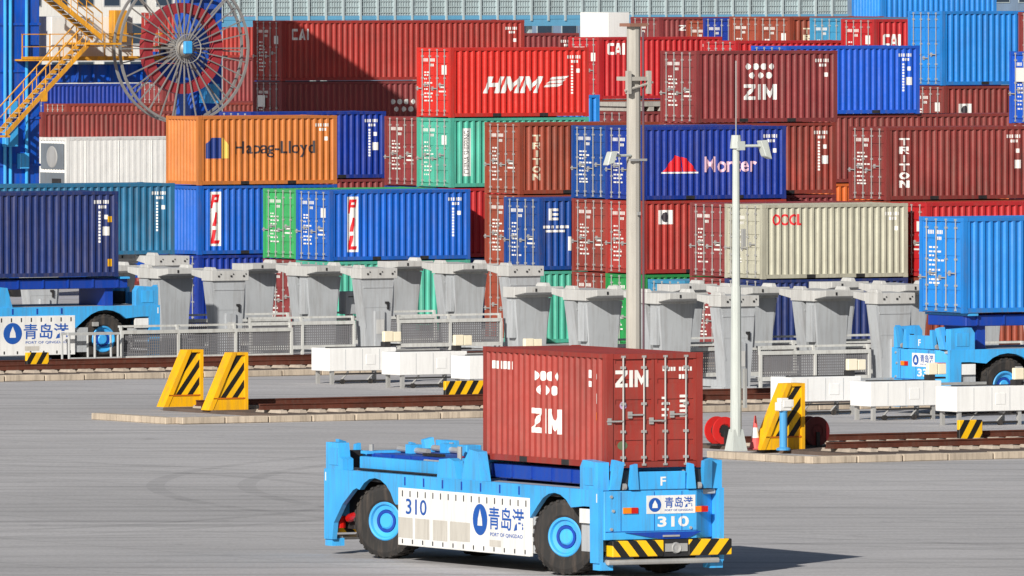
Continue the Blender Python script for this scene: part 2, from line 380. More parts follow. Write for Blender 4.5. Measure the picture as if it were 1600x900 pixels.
# ------------------------------------------------------------------ the ground and the crane tracks
def S1(n):
    v = n.new('ShaderNodeValue'); v.outputs[0].default_value = 1.0; return v.outputs[0]
def ground_mat():
    m = paint('concrete_yard', rgb(152, 149, 147), .8, 0, .0, .05)
    n = m.node_tree.nodes; l = m.node_tree.links; b = n['Principled BSDF']
    tc = n.new('ShaderNodeTexCoord')
    def noise(sc, det, vec):
        q = n.new('ShaderNodeTexNoise'); q.inputs['Scale'].default_value = sc; q.inputs['Detail'].default_value = det
        q.inputs['Roughness'].default_value = .65
        mp = n.new('ShaderNodeMapping'); mp.inputs['Scale'].default_value = vec[0]; mp.inputs['Rotation'].default_value = (0,0,vec[1])
        l.new(tc.outputs['Object'], mp.inputs[0]); l.new(mp.outputs[0], q.inputs['Vector']); return q
    a = noise(.06, 8, ((1,1,1),0)); t1 = noise(.9, 6, ((.06,1,1),-.12)); t2 = noise(1.2, 5, ((.05,1,1),.55)); fine = noise(9, 8, ((1,.35,1),0)); spot = noise(.8, 9, ((1,.5,1),0))
    def rng(q, lo, hi, o0, o1):
        r = n.new('ShaderNodeMapRange'); r.inputs[1].default_value = lo; r.inputs[2].default_value = hi; r.inputs[3].default_value = o0; r.inputs[4].default_value = o1
        l.new(q.outputs['Fac'], r.inputs[0]); return r
    def mul(x, y):
        k = n.new('ShaderNodeMath'); k.operation = 'MULTIPLY'; l.new(x.outputs[0], k.inputs[0]); l.new(y.outputs[0], k.inputs[1]); return k
    k = mul(mul(rng(a,.3,.7,.80,1.10), rng(t1,.50,.64,1.04,.76)), mul(rng(t2,.58,.68,1.0,.88), rng(fine,.3,.7,.88,1.10)))
    k = mul(k, rng(spot,.60,.72,1.0,.78))
    sep = n.new('ShaderNodeSeparateXYZ')
    def M(op, x, y=None, val=None):
        q = n.new('ShaderNodeMath'); q.operation = op; l.new(x, q.inputs[0])
        if y is not None: l.new(y, q.inputs[1])
        if val is not None: q.inputs[1].default_value = val
        return q.outputs[0]
    mr = n.new('ShaderNodeMapping'); mr.inputs['Rotation'].default_value = (0,0,-PHI); l.new(tc.outputs['Object'], mr.inputs[0]); l.new(mr.outputs[0], sep.inputs[0])
    class S:                                          # wraps a socket so that it can be multiplied in
        def __init__(s, o): s.outputs = [o]
    for ax, per in ((1, 4.0), (0, 6.0)):              # sawn joints between the slabs
        f = M('FRACT', M('MULTIPLY', sep.outputs[ax], val=1/per)); lt = M('LESS_THAN', f, val=.09/per)
        k = mul(k, S(M('SUBTRACT', S1(n), M('MULTIPLY', lt, val=.22))))
    for cx_, cy_, rad in ((-30, 330, 26.0), (-30, 330, 28.4), (34, 338, 41.0), (34, 338, 43.4), (6, 250, 58.0), (6, 250, 60.5)):   # curved tyre marks
        d = n.new('ShaderNodeVectorMath'); d.operation = 'DISTANCE'; d.inputs[1].default_value = (cx_, cy_, 0); l.new(tc.outputs['Object'], d.inputs[0])
        e = M('LESS_THAN', M('ABSOLUTE', M('SUBTRACT', d.outputs['Value'], val=rad)), val=.24)
        e = M('MULTIPLY', e, rng(t2,.35,.6,.0,.20).outputs[0]); k = mul(k, S(M('SUBTRACT', S1(n), e)))
    sc = n.new('ShaderNodeVectorMath'); sc.operation = 'SCALE'; sc.inputs[0].default_value = rgb(182, 180, 181); l.new(k.outputs[0], sc.inputs['Scale'])
    l.new(sc.outputs[0], b.inputs['Base Color'])
    bp = n.new('ShaderNodeBump'); bp.inputs['Strength'].default_value = .25; bp.inputs['Distance'].default_value = .01
    l.new(fine.outputs['Fac'], bp.inputs['Height']); l.new(bp.outputs[0], b.inputs['Normal'])
    return m
g = put('ground', MB().poly([(-2500,-200,0),(2500,-200,0),(2500,4800,0),(-2500,4800,0)], [(0,1,2,3)]).mesh('ground'), ground_mat(), kind='structure')
KERB = paint('kerb_concrete', rgb(186, 172, 154), .85, 0, .7, .2)
BALL = paint('ballast', rgb(88, 74, 66), .95, 0, .6, .35)
SLEEP = paint('sleeper_concrete', rgb(176, 164, 150), .85, 0, .5, .2)
RAIL = paint('rusty_rail', rgb(96, 50, 36), .7, .2, .4, .3)
kst = MB().box(0,1.46,-.10,.32,0,.20).mesh('kerb_stone', .02)
slp = MB().hexa([(0,0,0),(.26,0,0),(.26,1.5,0),(0,1.5,0)], [(.03,.03,.09),(.23,.03,.09),(.23,1.47,.09),(.03,1.47,.09)]).mesh('sleeper')
railp = [(-.09,0),(.09,0),(.09,.02),(.015,.05),(.015,.14),(.042,.15),(.042,.185),(-.042,.185),(-.042,.15),(-.015,.14),(-.015,.05),(-.09,.02)]
def track(v0, v1, rails, u0, u1, xs):
    t = put('crane_track', MB().box(xs,u1-u0,.32,v1-v0-.32,0,.10).mesh('ballast'), BALL, None, W(u0,v0), PHI, 'structure')
    n = int((u1-u0)/1.5)
    for i in range(n):
        put('kerb_stone', kst, KERB, t, (i*1.5,0,random.uniform(-.008,.008)))
        if 5 < i < 32: put('kerb_stone', kst, KERB, t, (i*1.5,v1-v0-.32,random.uniform(-.008,.008)))
    for k in range(3): put('kerb_stone', kst, KERB, t, (-.01,.34+k*1.5,0), math.pi/2)
    for r in rails:
        m = int(min(u1-u0-xs-2, 95)/.68)
        for i in range(m): put('sleeper', slp, SLEEP, t, (xs+.5+i*.68,r-v0-.75,.098))
        put('rail', MB().prism([(r-v0+a,.186+b) for a, b in railp], 'x', xs+.2, u1-u0-.3).mesh('rail'), RAIL, t)
    return t
BEDS = [(295.2, 307.2, (299.8, 304.6)), (329.2, 339.6, (333.8, 337.6)), (364.6, 376.4, (369.4, 373.4))]
for i, (a, b, r) in enumerate(BEDS): track(a, b, r, (190.5, 190.2, 165, 200)[i], (262, 300, 330, 330)[i], (3.3, 5.2, .4)[i])

# ------------------------------------------------------------------ container palette and table
C = dict(
 red=paint('container_red', rgb(184,54,46), .5,0,.3,.1,.25), hmm=paint('container_bright_red', rgb(233,40,28), .42,0,.12,.05),
 maroon=paint('container_maroon', rgb(150,58,60), .5,0,.3,.1,.25), brick=paint('container_brick', rgb(158,60,48), .55,0,.6,.18,.6),
 rust=paint('container_rust', rgb(166,72,48), .55,0,.45,.15,.5), brown=paint('container_brown', rgb(148,56,52), .55,0,.5,.15,.5),
 crim=paint('container_crimson', rgb(205,30,38), .45,0,.2,.08), orange=paint('container_orange', rgb(226,132,54), .5,0,.25,.08,.25),
 pil=paint('container_blue', rgb(0,104,214), .45,0,.2,.08), navy=paint('container_navy', rgb(6,56,164), .45,0,.2,.08),
 dnavy=paint('container_dark_navy', rgb(28,54,122), .5,0,.3,.1), lblue=paint('container_light_blue', rgb(20,146,242), .42,0,.18,.06),
 mblue=paint('container_mid_blue', rgb(0,96,224), .45,0,.18,.06), cyan=paint('container_cyan', rgb(60,158,205), .5,0,.3,.1),
 oocl=paint('container_grey_white', rgb(206,204,184), .5,0,.3,.06,.35), teal=paint('container_teal', rgb(80,194,168), .5,0,.3,.1,.2),
 dteal=paint('container_dark_teal', rgb(34,122,168), .5,0,.4,.2,.3), green=paint('container_green', rgb(58,188,106), .5,0,.3,.1,.25),
 egreen=paint('container_leaf_green', rgb(30,160,80), .5,0,.3,.1,.2), white=paint('container_white', (.95,.95,.92), .45,0,.08,.03,.05),
 ember=paint('container_plain_orange', rgb(235,110,30), .5,0,.3,.1,.2), dblue=paint('container_deep_blue', rgb(4,76,164), .5,0,.3,.1))
LOGO_RED = paint('logo_red', rgb(222,26,40), .5,0,.1,.03); LOGO_BLUE = paint('logo_blue', rgb(20,48,120), .5,0,.15,.05); LOGO_YEL = paint('logo_yellow', rgb(226,190,90), .5,0,.1,.05)
PINK = paint('faded_pink_lettering', rgb(236,196,214), .6,0,.2,.08); DKTXT = paint('dark_lettering', (.03,.025,.035), .6,0,.2,.1)
L20, L40 = 6.058, 12.192
def T(txt, h, x, z, mm=None, **k): return ('lettering', move2(text_mesh(txt, h, **k), x, z), mm or WHITE)
def B(txt, h, x, z, width, mm=None, **k): return ('lettering', move2(block_text(txt, h, width, **k), x, z), mm or WHITE)
def zim(xc, k=1.0, z=0):
    d = [disc(xc-.52+.34*i, 2.02+z, .115) for i in range(4)]+[disc(xc-.34+.36*i, 1.70+z, .115) for i in range(3)]
    return [('emblem', join2(*d), WHITE), B('ZIM', .56*k, xc, 1.10+z, 1.4)]
def pil(x): return [('panel', rects([(x-.24,x+.24,.32,2.36)]), WHITE)]+[B(c, .52, x, z, w_, LOGO_RED, shear=.25) for c, z, w_ in (('P',2.0,.40),('I',1.33,.22),('L',.67,.40))]
def placard(x, z): return [('placard', rects([(x-.3,x+.3,z-.25,z+.25)]), WHITE), ('placard', disc(x,z,.14,.18), DKTXT)]
def hmm():
    sw = [((3.55+.18*i,1.32+.13*i),(4.15+.18*i+.1*i,1.38+.13*i)) for i in range(3)]
    V = [];F_ = []
    for i in range(3):
        x = 4.12+.13*i; z = 1.10+.14*i; o = len(V); V += [(x-.05,z),(x+.62,z+.02),(x+.82,z+.14),(x+.1,z+.1)]; F_.append((o,o+1,o+2,o+3))
    return [B('HMM', .62, 2.75, 1.20, 2.6, shear=.35), ('emblem', (V,F_), WHITE)]
def hapag():
    return [('emblem', ([(.35,1.0),(1.0,1.0),(1.0,1.78),(.62,1.78),(.35,1.55)],[(0,1,2,3,4)]), LOGO_BLUE), ('emblem', ([(1.02,1.0),(1.32,1.0),(1.32,1.5),(1.12,1.78),(1.02,1.78)],[(0,1,2,3,4)]), LOGO_YEL),
            T('Hapag-Lloyd', .62, 3.35, 1.33, DKTXT, width=3.5, bold=.01)]
def monter():
    return [('emblem', ([(.9,1.0),(1.42,1.58),(1.62,1.5),(1.72,1.0)],[(0,1,2,3)]), LOGO_RED), ('emblem', ([(1.76,1.0),(1.68,1.52),(1.9,1.45),(2.32,1.0)],[(0,1,2,3)]), LOGO_RED),
            ('emblem', rects([(.82,2.36,.93,.985)]), WHITE), T('Monter', .56, 3.72, 1.24, PINK, width=2.2, bold=.02)]
def triton(x): return [B('TRITON', 1.65, x, 1.33, .34, CREAM, vertical=True)]
def cai(x, z=2.1): return [B('CAI', .48, x, z, .85)]
# label, colour, near-corner pixel column (or 'r' + right-end column), scale px/m, base height, length, height, decals, options
TAB = [
 # --- second tier
 ('blue container with red PIL letters on white strip, above the teal container', 'pil', 515, 42.45, 2.61, L20, 2.59, pil(1.0), {}),
 ('bright green door end standing between two blue containers with red PIL letters', 'green', 463, 42.2, 2.61, L20, 2.59, [], {}),
 ('blue container with red PIL letters directly under the orange container', 'pil', 310, 41.6, 2.61, L20, 2.59, pil(.75), dict(doors=False, doorm='pil')),
 ('blue container with white E emblem and small white lines beside the racks', 'dblue', 843, 43.72, 2.61, L20, 2.59, [B('E', .42, .62, 2.0, .42), ('panel', rects([(.1+.2*i,.24+.2*i,1.5,1.6) for i in range(6)]+[(.3,1.1,1.36,1.44)]), WHITE), B('N', .5, 1.5, .95, .55)], {}),
 ('rusty brown door end under the rust container with TRITON letters', 'rust', 812, 43.2, 2.61, L20, 2.59, [], {}),
 ('bright red container sliver right of the blue container with PIL letters', 'crim', 706, 42.0, 2.61, L20, 2.59, [], dict(marks=False)),
 ('brick red door end right of the blue container with E emblem', 'brick', 950, 43.95, 2.61, L20, 2.59, [], {}),
 ('red container with small square placard under the Monter container', 'red', 1003, 44.2, 2.61, L20, 2.59, placard(1.0,2.0), {}),
 ('maroon door end between the red placard container and the cream OOCL container', 'maroon', 1136, 44.65, 2.61, L20, 2.59, [], {}),
 ('cream white container with red OOCL letters', 'oocl', 1191, 44.9, 2.61, L20, 2.59, [T('OOCL', .40, 1.05, 2.06, LOGO_RED, width=1.25, bold=.022)], {}),
 ('crimson container between the cream OOCL container and the light blue one', 'crim', 1448, 44.6, 2.61, L40, 2.59, [], {}),
 # --- ground tier
 ('teal green container on the ground under the blue PIL container', 'teal', 515, 42.45, 0, L20, 2.59, [], {}),
 ('maroon container on the ground under the bright green one', 'maroon', 463, 42.2, 0, L20, 2.59, [], {}),
 ('dark navy container on the ground under the cream OOCL container', 'dnavy', 1191, 44.9, 0, L20, 2.59, [], {}),
 ('maroon container on the ground left of the dark navy one', 'maroon', 1136, 44.65, 0, L20, 2.59, [], {}),
 ('pale blue container on the ground between green and maroon ones', 'cyan', 1070, 44.42, 0, L20, 2.44, [], {}),
 ('leaf green container on the ground under the red placard container', 'egreen', 1003, 44.2, 0, L20, 2.59, [], {}),
 ('brick red container on the ground left of the leaf green one', 'brick', 950, 43.95, 0, L20, 2.59, [], {}),
 ('teal container on the ground under the blue E emblem container', 'teal', 843, 43.72, 0, L20, 2.59, [], {}),
 # --- third tier
 ('orange container with dark Hapag-Lloyd lettering and blue emblem', 'orange', 310, 41.6, 5.22, L20, 2.59, hapag(), dict(doors=False)),
 ('navy blue container right of the orange Hapag-Lloyd container', 'navy', 'r603', 40.6, 5.22, L20, 2.59, [], {}),
 ('maroon door end between the navy and the pale teal containers', 'maroon', 653, 41.72, 5.22, L20, 2.59, [], {}),
 ('pale teal container with upright white lettering strip under the bright red HMM one', 'teal', 704, 42.0, 5.22, L20, 2.59, [('panel', rects([(.52,.92,.42,2.2)]), WHITE), ('lettering', move2(([(-a[1],a[0]) for a in text_mesh('CHINA SHIPPING',.2,width=1.6)[0]], text_mesh('CHINA SHIPPING',.2,width=1.6)[1]), .72, 1.3), DKTXT)], {}),
 ('rust container with upright TRITON letters under the bright red HMM one', 'rust', 812, 43.2, 5.22, L20, 2.59, triton(.75), {}),
 ('blue door end left of the tall grey lamp mast', 'dblue', 949, 43.95, 5.22, L20, 2.59, [], {}),
 ('navy container with red mountain emblem and Monter lettering', 'navy', 1003, 44.2, 5.22, L20, 2.59, monter(), {}),
 ('brown red container right of the navy Monter container', 'brick', 1086, 43.35, 5.22, L20, 2.59, [], {}),
 ('long brown container behind the maroon TRITON container, only its top edge showing', 'brown', 1258, 41.25, 5.22, L40, 2.59, [], {}),
 ('orange container sliver low between the brown red and the TRITON container', 'ember', 1258, 41.25, 2.61, L40, 2.59, [], dict(marks=False)),
 ('brown container with upright white TRITON letters above the cream OOCL container', 'brown', 1385, 44.25, 5.22, L20, 2.59, [B('TRITON', 1.75, .78, 1.32, .40, vertical=True)], {}),
 # --- fourth tier
 ('bright red container with white HMM lettering', 'hmm', 704, 42.0, 7.83, L20, 2.59, hmm(), {}),
 ('maroon container with white dots and ZIM letters above the navy Monter container', 'maroon', 1088, 43.35, 7.83, L20, 2.59, zim(2.75), {}),
 ('medium blue container right of the maroon ZIM container', 'mblue', 'r1437', 41.3, 7.83, L20, 2.59, [], {}),
 ('deep blue door end with pale placard beside the light blue container', 'mblue', 1636, 43.6, 7.83, L20, 2.59, [], {}),
 ('light blue container above the brown one with square placard', 'lblue', 1472, 40.0, 8.76, L20, 2.9, [], dict(marks=False)),
 ('brown container with square placard under the light blue one', 'brown', 1475, 40.0, 5.84, L20, 2.9, placard(1.0,1.95), {}),
 ('maroon container end at the top beside the light blue container', 'maroon', 1646, 40.6, 8.76, L20, 2.9, [], {}),
 # --- tall stacks farther back
 ('long red container with white CAI letters, topmost of the rear stack', 'red', 440, 36.5, 8.42, L40, 2.59, cai(.95,2.0), {}),
 ('long dark maroon container with white dots under the red CAI container', 'maroon', 440, 36.5, 5.81, L40, 2.59, zim(6.1, 1.0, -.32), {}),
 ('red container behind the cable reel beside the long CAI container', 'red', 'r398', 27.5, 7.83, L20, 2.59, [], dict(marks=False)),
 ('blue container behind the lower rim of the cable reel', 'mblue', 'r402', 23.0, 2.61, L20, 2.59, [], dict(marks=False)),
 ('faded maroon container showing above the bright red HMM container', 'maroon', 'r905', 35.6, 7.78, L20, 2.59, [], {}),
 ('crimson container with white CAI letters behind the tall lamp mast', 'crim', 936, 37.6, 7.83, L20, 2.59, cai(.85), {}),
 ('red door end below the blue and rust door ends', 'crim', 1150, 39.1, 7.83, L20, 2.59, [], {}),
 ('maroon container with white placard under the crimson CAI container', 'maroon', 977, 40.4, 5.22, L20, 2.59, [], {}),
 ('blue container sliver right of the bright red HMM container', 'lblue', 'r937', 40.9, 5.9, L20, 2.59, [], dict(marks=False)),
 ('far maroon container with white line behind the lamp mast top', 'maroon', 1030, 34.7, 8.42, L20, 2.59, [B('ZIM', .25, 1.6, 2.1, 1.1)], {}),
 ('orange brown door end in the far stack left of the blue one', 'rust', 1120, 36.4, 8.42, L20, 2.59, [], {}),
 ('blue door end in the far stack between two rusty ones', 'navy', 1147, 37.2, 8.6, L20, 2.59, [], {}),
 ('rusty door end in the far stack left of the TRITON one', 'rust', 1189, 37.8, 8.7, L20, 2.59, [], {}),
 ('rust container with upright TRITON letters in the far stack', 'rust', 1234, 38.2, 8.7, L20, 2.59, triton(.85), {}),
 ('pale blue door end between the rust TRITON and crimson CAI containers', 'cyan', 1316, 38.45, 8.7, L20, 2.59, [], {}),
 ('crimson container with large white CAI letters left of the light blue one', 'crim', 1366, 39.2, 8.7, L20, 2.59, cai(.85,1.75), {}),
 ('blue container at the top edge of the yard above the CAI container', 'lblue', 1378, 35.5, 10.6, L20, 2.59, [], dict(marks=False, doors=False)),
 # --- low stacks seen through the gap at the left
 ('white refrigerated container with grey machinery end', 'white', 104, 37.4, 3.28, L40, 2.92, [], dict(marks=False, doors=False, fork=False, smooth=True)),
 ('dark red container behind the white refrigerated one', 'brown', 66, 31.0, 2.92, L40, 2.9, [], dict(marks=False)),
 ('brown container roof showing behind the dark red container', 'brick', 104, 29.4, 2.92, L40, 2.9, [], dict(marks=False)),
 ('dark navy container farthest back in the gap beneath the crane beam', 'navy', 70, 26.3, 3.1, L40, 2.9, [], dict(marks=False)),
]
BOXES = []
def place(row):
    label, cn, px, s, z, L, H, dec, opt = row
    if isinstance(px, str):
        xr = float(px[1:]); px = xr-L*CP*s
        for _ in range(6):
            u, v = uv_at(px, s); p = W(u+L, v); px += xr-(800+F_PX*p.x/p.y)
    u, v = uv_at(px, s); opt = dict(opt)
    if 'doorm' in opt: opt['doorm'] = C[opt['doorm']]
    o = container(label, W(u, v, z), PHI, L, H, C[cn], dec, 'containers stacked in the yard', **opt)
    BOXES.append((u, v, z, L, H)); return o, u, v
PLACED = [(r,)+place(r) for r in TAB]
def hits(a, b, e=.02): return a[0]+e < b[0]+b[3] and b[0]+e < a[0]+a[3] and abs(a[1]-b[1]) < CW-e and a[2]+e < b[2]+b[4] and b[2]+e < a[2]+a[4]
FILLC = ['brown', 'maroon', 'navy', 'brick', 'rust', 'dblue']; WORD = dict(brown='brown', maroon='maroon', navy='navy', brick='brick red', rust='rust', dblue='blue')
TIERW = ['one tier', 'two tiers', 'three tiers', 'four tiers']
for k, (row, o, u, v) in enumerate(PLACED):           # whatever carries the containers above, down to the ground
    z, L = row[4], row[5]
    if z < .5: continue
    me_ = (u, v, z, L, row[6])
    if any(abs(b[2]+b[4]-z) < .12 and hits((u, v, z-.3, L, .2), b) for b in BOXES if b != me_): continue
    n = round(z/2.6); h = z/n
    for i in range(n):
        b = (u, v, i*h, L, h-.02)
        if any(hits(b, q) for q in BOXES): continue
        cn = FILLC[(k+i*5) % 6]; short = ' '.join(row[0].replace(',', '').split()[:8])
        container('%s container %s under the %s' % (WORD[cn], TIERW[n-1-i], short), W(u, v, b[2]), PHI, L, h-.02, C[cn], (), 'containers stacked in the yard', plain=True, marks=False)
        BOXES.append(b)
# the refrigerated container's machinery end
for row, o, u, v in PLACED:
    if row[0].startswith('white refrigerated'):
        H = row[6]; GM = paint('reefer_machinery', rgb(110,118,126), .5,0,.4,.2)
        put('machinery_unit', MB().box(-.004,.018,.2,CW-.2,.25,1.45).box(-.01,.018,.25,CW-.25,1.6,H-.25).mesh('machinery_unit'), GM, o)
        put('grille', MB().box(-.03,-.012,.45,1.2,.35,1.2).mesh('grille'), DARK, o)
        put('fan', MB().lathe([(0,-.04),(.42,-.04),(.46,-.02),(.46,-.01)], 20, 'x', (0,1.22,2.1)).mesh('fan'), STEEL, o)
        for i in range(7): put('panel_seam', MB().box(1.6*i+.9,1.6*i+.94,-.002,.05,.2,H-.13).mesh('panel_seam'), C['white'], o)
    if row[0].startswith('deep blue door end') or row[0].startswith('maroon container with white placard') or row[0].startswith('long dark maroon'):
        put('placard', MB().box(-.04,-.03,1.35,1.95,1.5,2.0).mesh('placard'), WHITE, o)
    if row[0].startswith('maroon container with white placard'):
        GRP = paint('flat_rack_grey', rgb(176,172,164), .6,0,.5,.15)
        fr_ = thing('folded_flat_rack', 'folded pale grey flat rack lying on the maroon container behind the lamp mast', 'flat rack', W(u,v,row[4]+row[6]+.01), PHI)
        put('deck', MB().box(0,L20,0,CW,.18,.34).mesh('deck'), GRP, fr_)
        for i in range(12): put('crosspiece', MB().box(.1+i*.5,.32+i*.5,.02,CW-.02,0,.18).mesh('crosspiece'), GRP, fr_)

# ------------------------------------------------------------------ automated guided vehicles
AL, AWD = 13.7, 3.2
def tyre_mesh():
    R = .87; b = MB(); b.lathe([(.43,-.24),(.50,-.29),(.72,-.31),(.83,-.27),(.845,-.2),(.845,.2),(.83,.27),(.72,.31),(.50,.29),(.43,.24)], 48, 'y')
    for i in range(28):
        t = 2*math.pi*i/28; c, s = math.cos(t), math.sin(t)
        for sg in (-1, 1):
            pts = []
            for (tt, r, y) in ((-.055,.835,.02),(.055,.835,.02),(.03,.80,.30),(-.08,.80,.30),(-.05,R,.03),(.05,R,.03),(.02,.85,.29),(-.075,.85,.29)):
                a = t+tt+(.11 if sg > 0 else 0); pts.append((r*math.cos(a), sg*y, r*math.sin(a)))
            b.poly(pts, [(0,1,2,3),(4,5,6,7),(0,1,5,4),(1,2,6,5),(2,3,7,6),(3,0,4,7)])
    return b.mesh('tyre')
def rim_mesh(): return MB().lathe([(0,-.20),(.17,-.20),(.19,-.18),(.20,-.12),(.25,-.12),(.27,-.19),(.36,-.21),(.39,-.27),(.425,-.28),(.45,-.26),(.45,.26),(.2,.2),(0,.2)], 40, 'y').mesh('rim')
def hub_mesh():
    b = MB().lathe([(0,-.215),(.15,-.215),(.165,-.20),(.165,-.18)], 24, 'y')
    return b.mesh('hub')
TXB = paint('blue_lettering', rgb(24,84,170), .5,0,.1,.04); LAMPR = paint('red_lamp', rgb(190,26,20), .25,0,0,.02); LAMPO = paint('amber_lamp', rgb(240,130,20), .25,0,0,.02)
STK = paint('pale_sticker', rgb(196,192,184), .6,0,.3,.06); AGVS = stripes('bumper_stripes', (0,.9,.75), .42)
AGVS2 = stripes('bumper_stripes_mirrored', (0,-.9,.75), .42)
def agv(label, loc, rz, num, lift=0.0, group=None, steer=0.0):
    t = thing('guided_vehicle', label, 'vehicle', loc, rz, group)
    h, w2 = AL/2, AWD/2
    def P(name, b, m, par=t, bev=0): return put(name, b.mesh(name, bev), m, par)
    # main deck and the long skirts with wheel arches
    P('deck', MB().box(-h+.12,h-.12,-w2+.14,w2-.14,1.86,1.985), GREYP, bev=.02); P('arch_shade_plate', MB().box(-h+.3,h-.35,-w2+.125,w2-.125,1.77,1.855), DARK)  # the dark plate under the deck stands in for shade inside the arches
    def arch(xc):
        return [(xc+1.12*math.cos(a), .84+1.03*math.sin(a)) for a in [math.radians(x) for x in range(165, 14, -15)]]
    xf, xr_ = h-2.12, -h+2.62
    prof = [(-h,2.0),(-h,.36),(-h+.42,.36),(-h+.5,.75),(-h+.95,1.2),(-h+1.5,1.55)]+[(xr_-.95,1.6)]+[p for p in arch(xr_)[2:-1]]+[(xr_+1.05,1.30),(xf-1.55,1.30),(xf-1.2,1.25)]+arch(xf)[2:-2]+[(h-.75,1.62),(h-.42,1.62),(h-.40,.36),(h,.36),(h,2.0)]
    for sg in (-1, 1):
        y0, y1 = (-w2, -w2+.12) if sg < 0 else (w2-.12, w2)
        P('side_skirt', MB().prism(prof, 'y', y0, y1), AGVB)
    P('chassis', MB().box(-h+.6,h-.6,-.62,.62,.45,1.765).box(-h+.33,-h+1.25,-w2+.45,w2-.45,.6,1.765).box(xr_+1.05,xf-1.2,-w2+.16,w2-.16,.42,1.70), DARK)  # rear box is dark filler in place of shade in the overhang
    for x in (xf, xr_): P('axle', MB().box(x-.3,x+.3,-w2+.72,w2-.72,.6,1.0).tube((x,-w2+.5,.83),(x,w2-.5,.83),.12,10), DARK)
    # wheels
    for x in (xf, xr_):
        for sg in (-1, 1):
            y = sg*(w2-.42); wl = put('wheel', cached('rim', rim_mesh), AGVB, t, (x,y,.87), (0 if sg < 0 else math.pi)+steer)
            put('tyre', cached('tyre', tyre_mesh), RUBBER, wl); put('hub', cached('hub', hub_mesh), AGVB, wl)
            put('hub_ring', cached('hubr', lambda: MB().lathe([(.195,-.205),(.255,-.205),(.255,-.19),(.195,-.19),(.195,-.205)], 28, 'y').mesh('hub_ring')), AGVD, wl)
    # white service panels with slots, stickers, number and port name
    x0, x1 = h-9.87, h-3.32
    for sg in (-1, 1):
        y = sg*(w2+.012); sp = P('side_panel', MB().box(x0,x1,min(y,y-sg*.1),max(y,y-sg*.1),.375,1.70), AGVW, bev=.008)
        yy = sg*(w2+.016)
        def pr(a, b): return (a, yy, b)
        f = -1 if sg > 0 else 1                        # text reads left to right on either side
        xm = (x0+x1)/2
        rs = []
        for i in range(17):
            q = x0+.2+i*.385; rs += [(q,q+.05,1.50,1.64)]
        for i in range(13):
            q = x0+.2+i*.51; rs += [(q,q+.055,.42,.52)]
        flat_obj('slot', rects(rs), pr, DARK, sp)
        flat_obj('sticker', rects([(xm+f*q-.36,xm+f*q+.36,.55,1.02) for q in (-2.9,-2.05,-1.15)]+[(xm+f*-.15-.5,xm+f*-.15+.5,.58,1.02),(xm+f*1.6-.28,xm+f*1.6+.28,.53,.68)]), pr, STK, sp)
        def txt(s, hh, wd, cx, cz, mm, nm='lettering'):
            m2 = text_mesh(s, hh, width=wd, bold=.012); flat_obj(nm, ([(xm+f*(cx+a), cz+b) for a, b in m2[0]], m2[1]), pr, mm, sp)
        txt(num, .36, 1.05, -2.35, 1.28, TXB)
        txt('青岛港', .52, 1.75, 2.15, 1.18, TXB); txt('PORT OF QINGDAO', .10, 1.6, 2.15, .80, TXB)
        ring = disc(0,0,.36,.36,24); inn = [(0,.24),(-.10,.02),(-.12,-.14),(.12,-.14),(.10,.02)]
        flat_obj('emblem', ([(xm+f*(.85+a), 1.12+b) for a, b in ring[0]], ring[1]), pr, TXB, sp)
        flat_obj('emblem', ([(xm+f*(.85+a), 1.12+b) for a, b in inn], [tuple(range(5))]), lambda a, b: (a, yy+sg*.004, b), AGVW, sp)
        P('battery_box', MB().box(x1+.02,x1+.55,sg*(w2-.08) if sg < 0 else w2-.5,-w2+.5 if sg < 0 else w2-.08,.45,1.28), GREYP)
        P('tool_box', MB().box(h-1.0,h-.44,-w2+.1 if sg < 0 else w2-.5,-w2+.5 if sg < 0 else w2-.1,.6,1.22), GREYP)
        P('step_plate', MB().box(h-.95,h-.44,-w2+.02 if sg < 0 else w2-.12,-w2+.12 if sg < 0 else w2-.02,1.24,1.56), AGVW)
        P('marker_lamp', MB().box(x1+.7,x1+.9,sg*(w2-.02)-.06,sg*(w2-.02)+.06,1.32,1.46), STEEL)
    # both ends: face, lamps, sign, number, striped bumper
    for e in (1, -1):
        def X(a): return e*(h+a)
        def bx(a0, a1, y0, y1, z0, z1): return MB().box(min(X(a0),X(a1)),max(X(a0),X(a1)),y0,y1,z0,z1)
        ef = put('end_face', MB().prism([(X(-.12),-w2+.125),(X(.04),-w2+.125),(X(.04),w2-.72),(X(-.34),w2-.125),(X(-.42),w2-.125),(X(-.42),-w2+.125)], 'z', .88, 1.975).mesh('end_face', .01), AGVB, t)
        P('lower_lip', MB().prism([(-.95,1.04),(1.0,1.04),(.62,.885),(-.1,.885)], 'x', min(X(.041),X(.07)), max(X(.041),X(.07))), AGVD, ef)
        P('tow_plate', bx(.07,.10,-.0,.42,.93,.97), STEEL, ef)
        P('seam', bx(.041,.047,-w2+.16,.88,1.055,1.07), AGVD, ef)
        P('bumper', bx(-.2,.16,-w2+.28,-.02,.50,.86), AGVS, bev=.015); P('bumper', bx(-.2,.16,.62,w2+.12,.50,.86), AGVS2, bev=.015)
        P('bumper_core', bx(-.2,.14,-.02,.62,.49,.87), DARK)
        P('sensor_housing', MB().lathe([(0,X(.15)),(.11,X(.19)),(.13,X(.14)),(.13,X(.1))], 16, 'x', (0,.30,.68)).box(min(X(.14),X(.17)),max(X(.14),X(.17)),.02,.58,.6,.78), STEEL)
        P('guard_rail', MB().tube((X(.1),-w2+.2,.38),(X(.1),w2-.2,.38),.06,8).tube((X(-.3),-w2+.3,.38),(X(.1),-w2+.2,.38),.06,8), STEEL)
        for sg in (-1, 1): P('foot', bx(-.34,.02,sg*(w2-.2)-.16,sg*(w2-.2)+.16,.20,.38), AGVB)
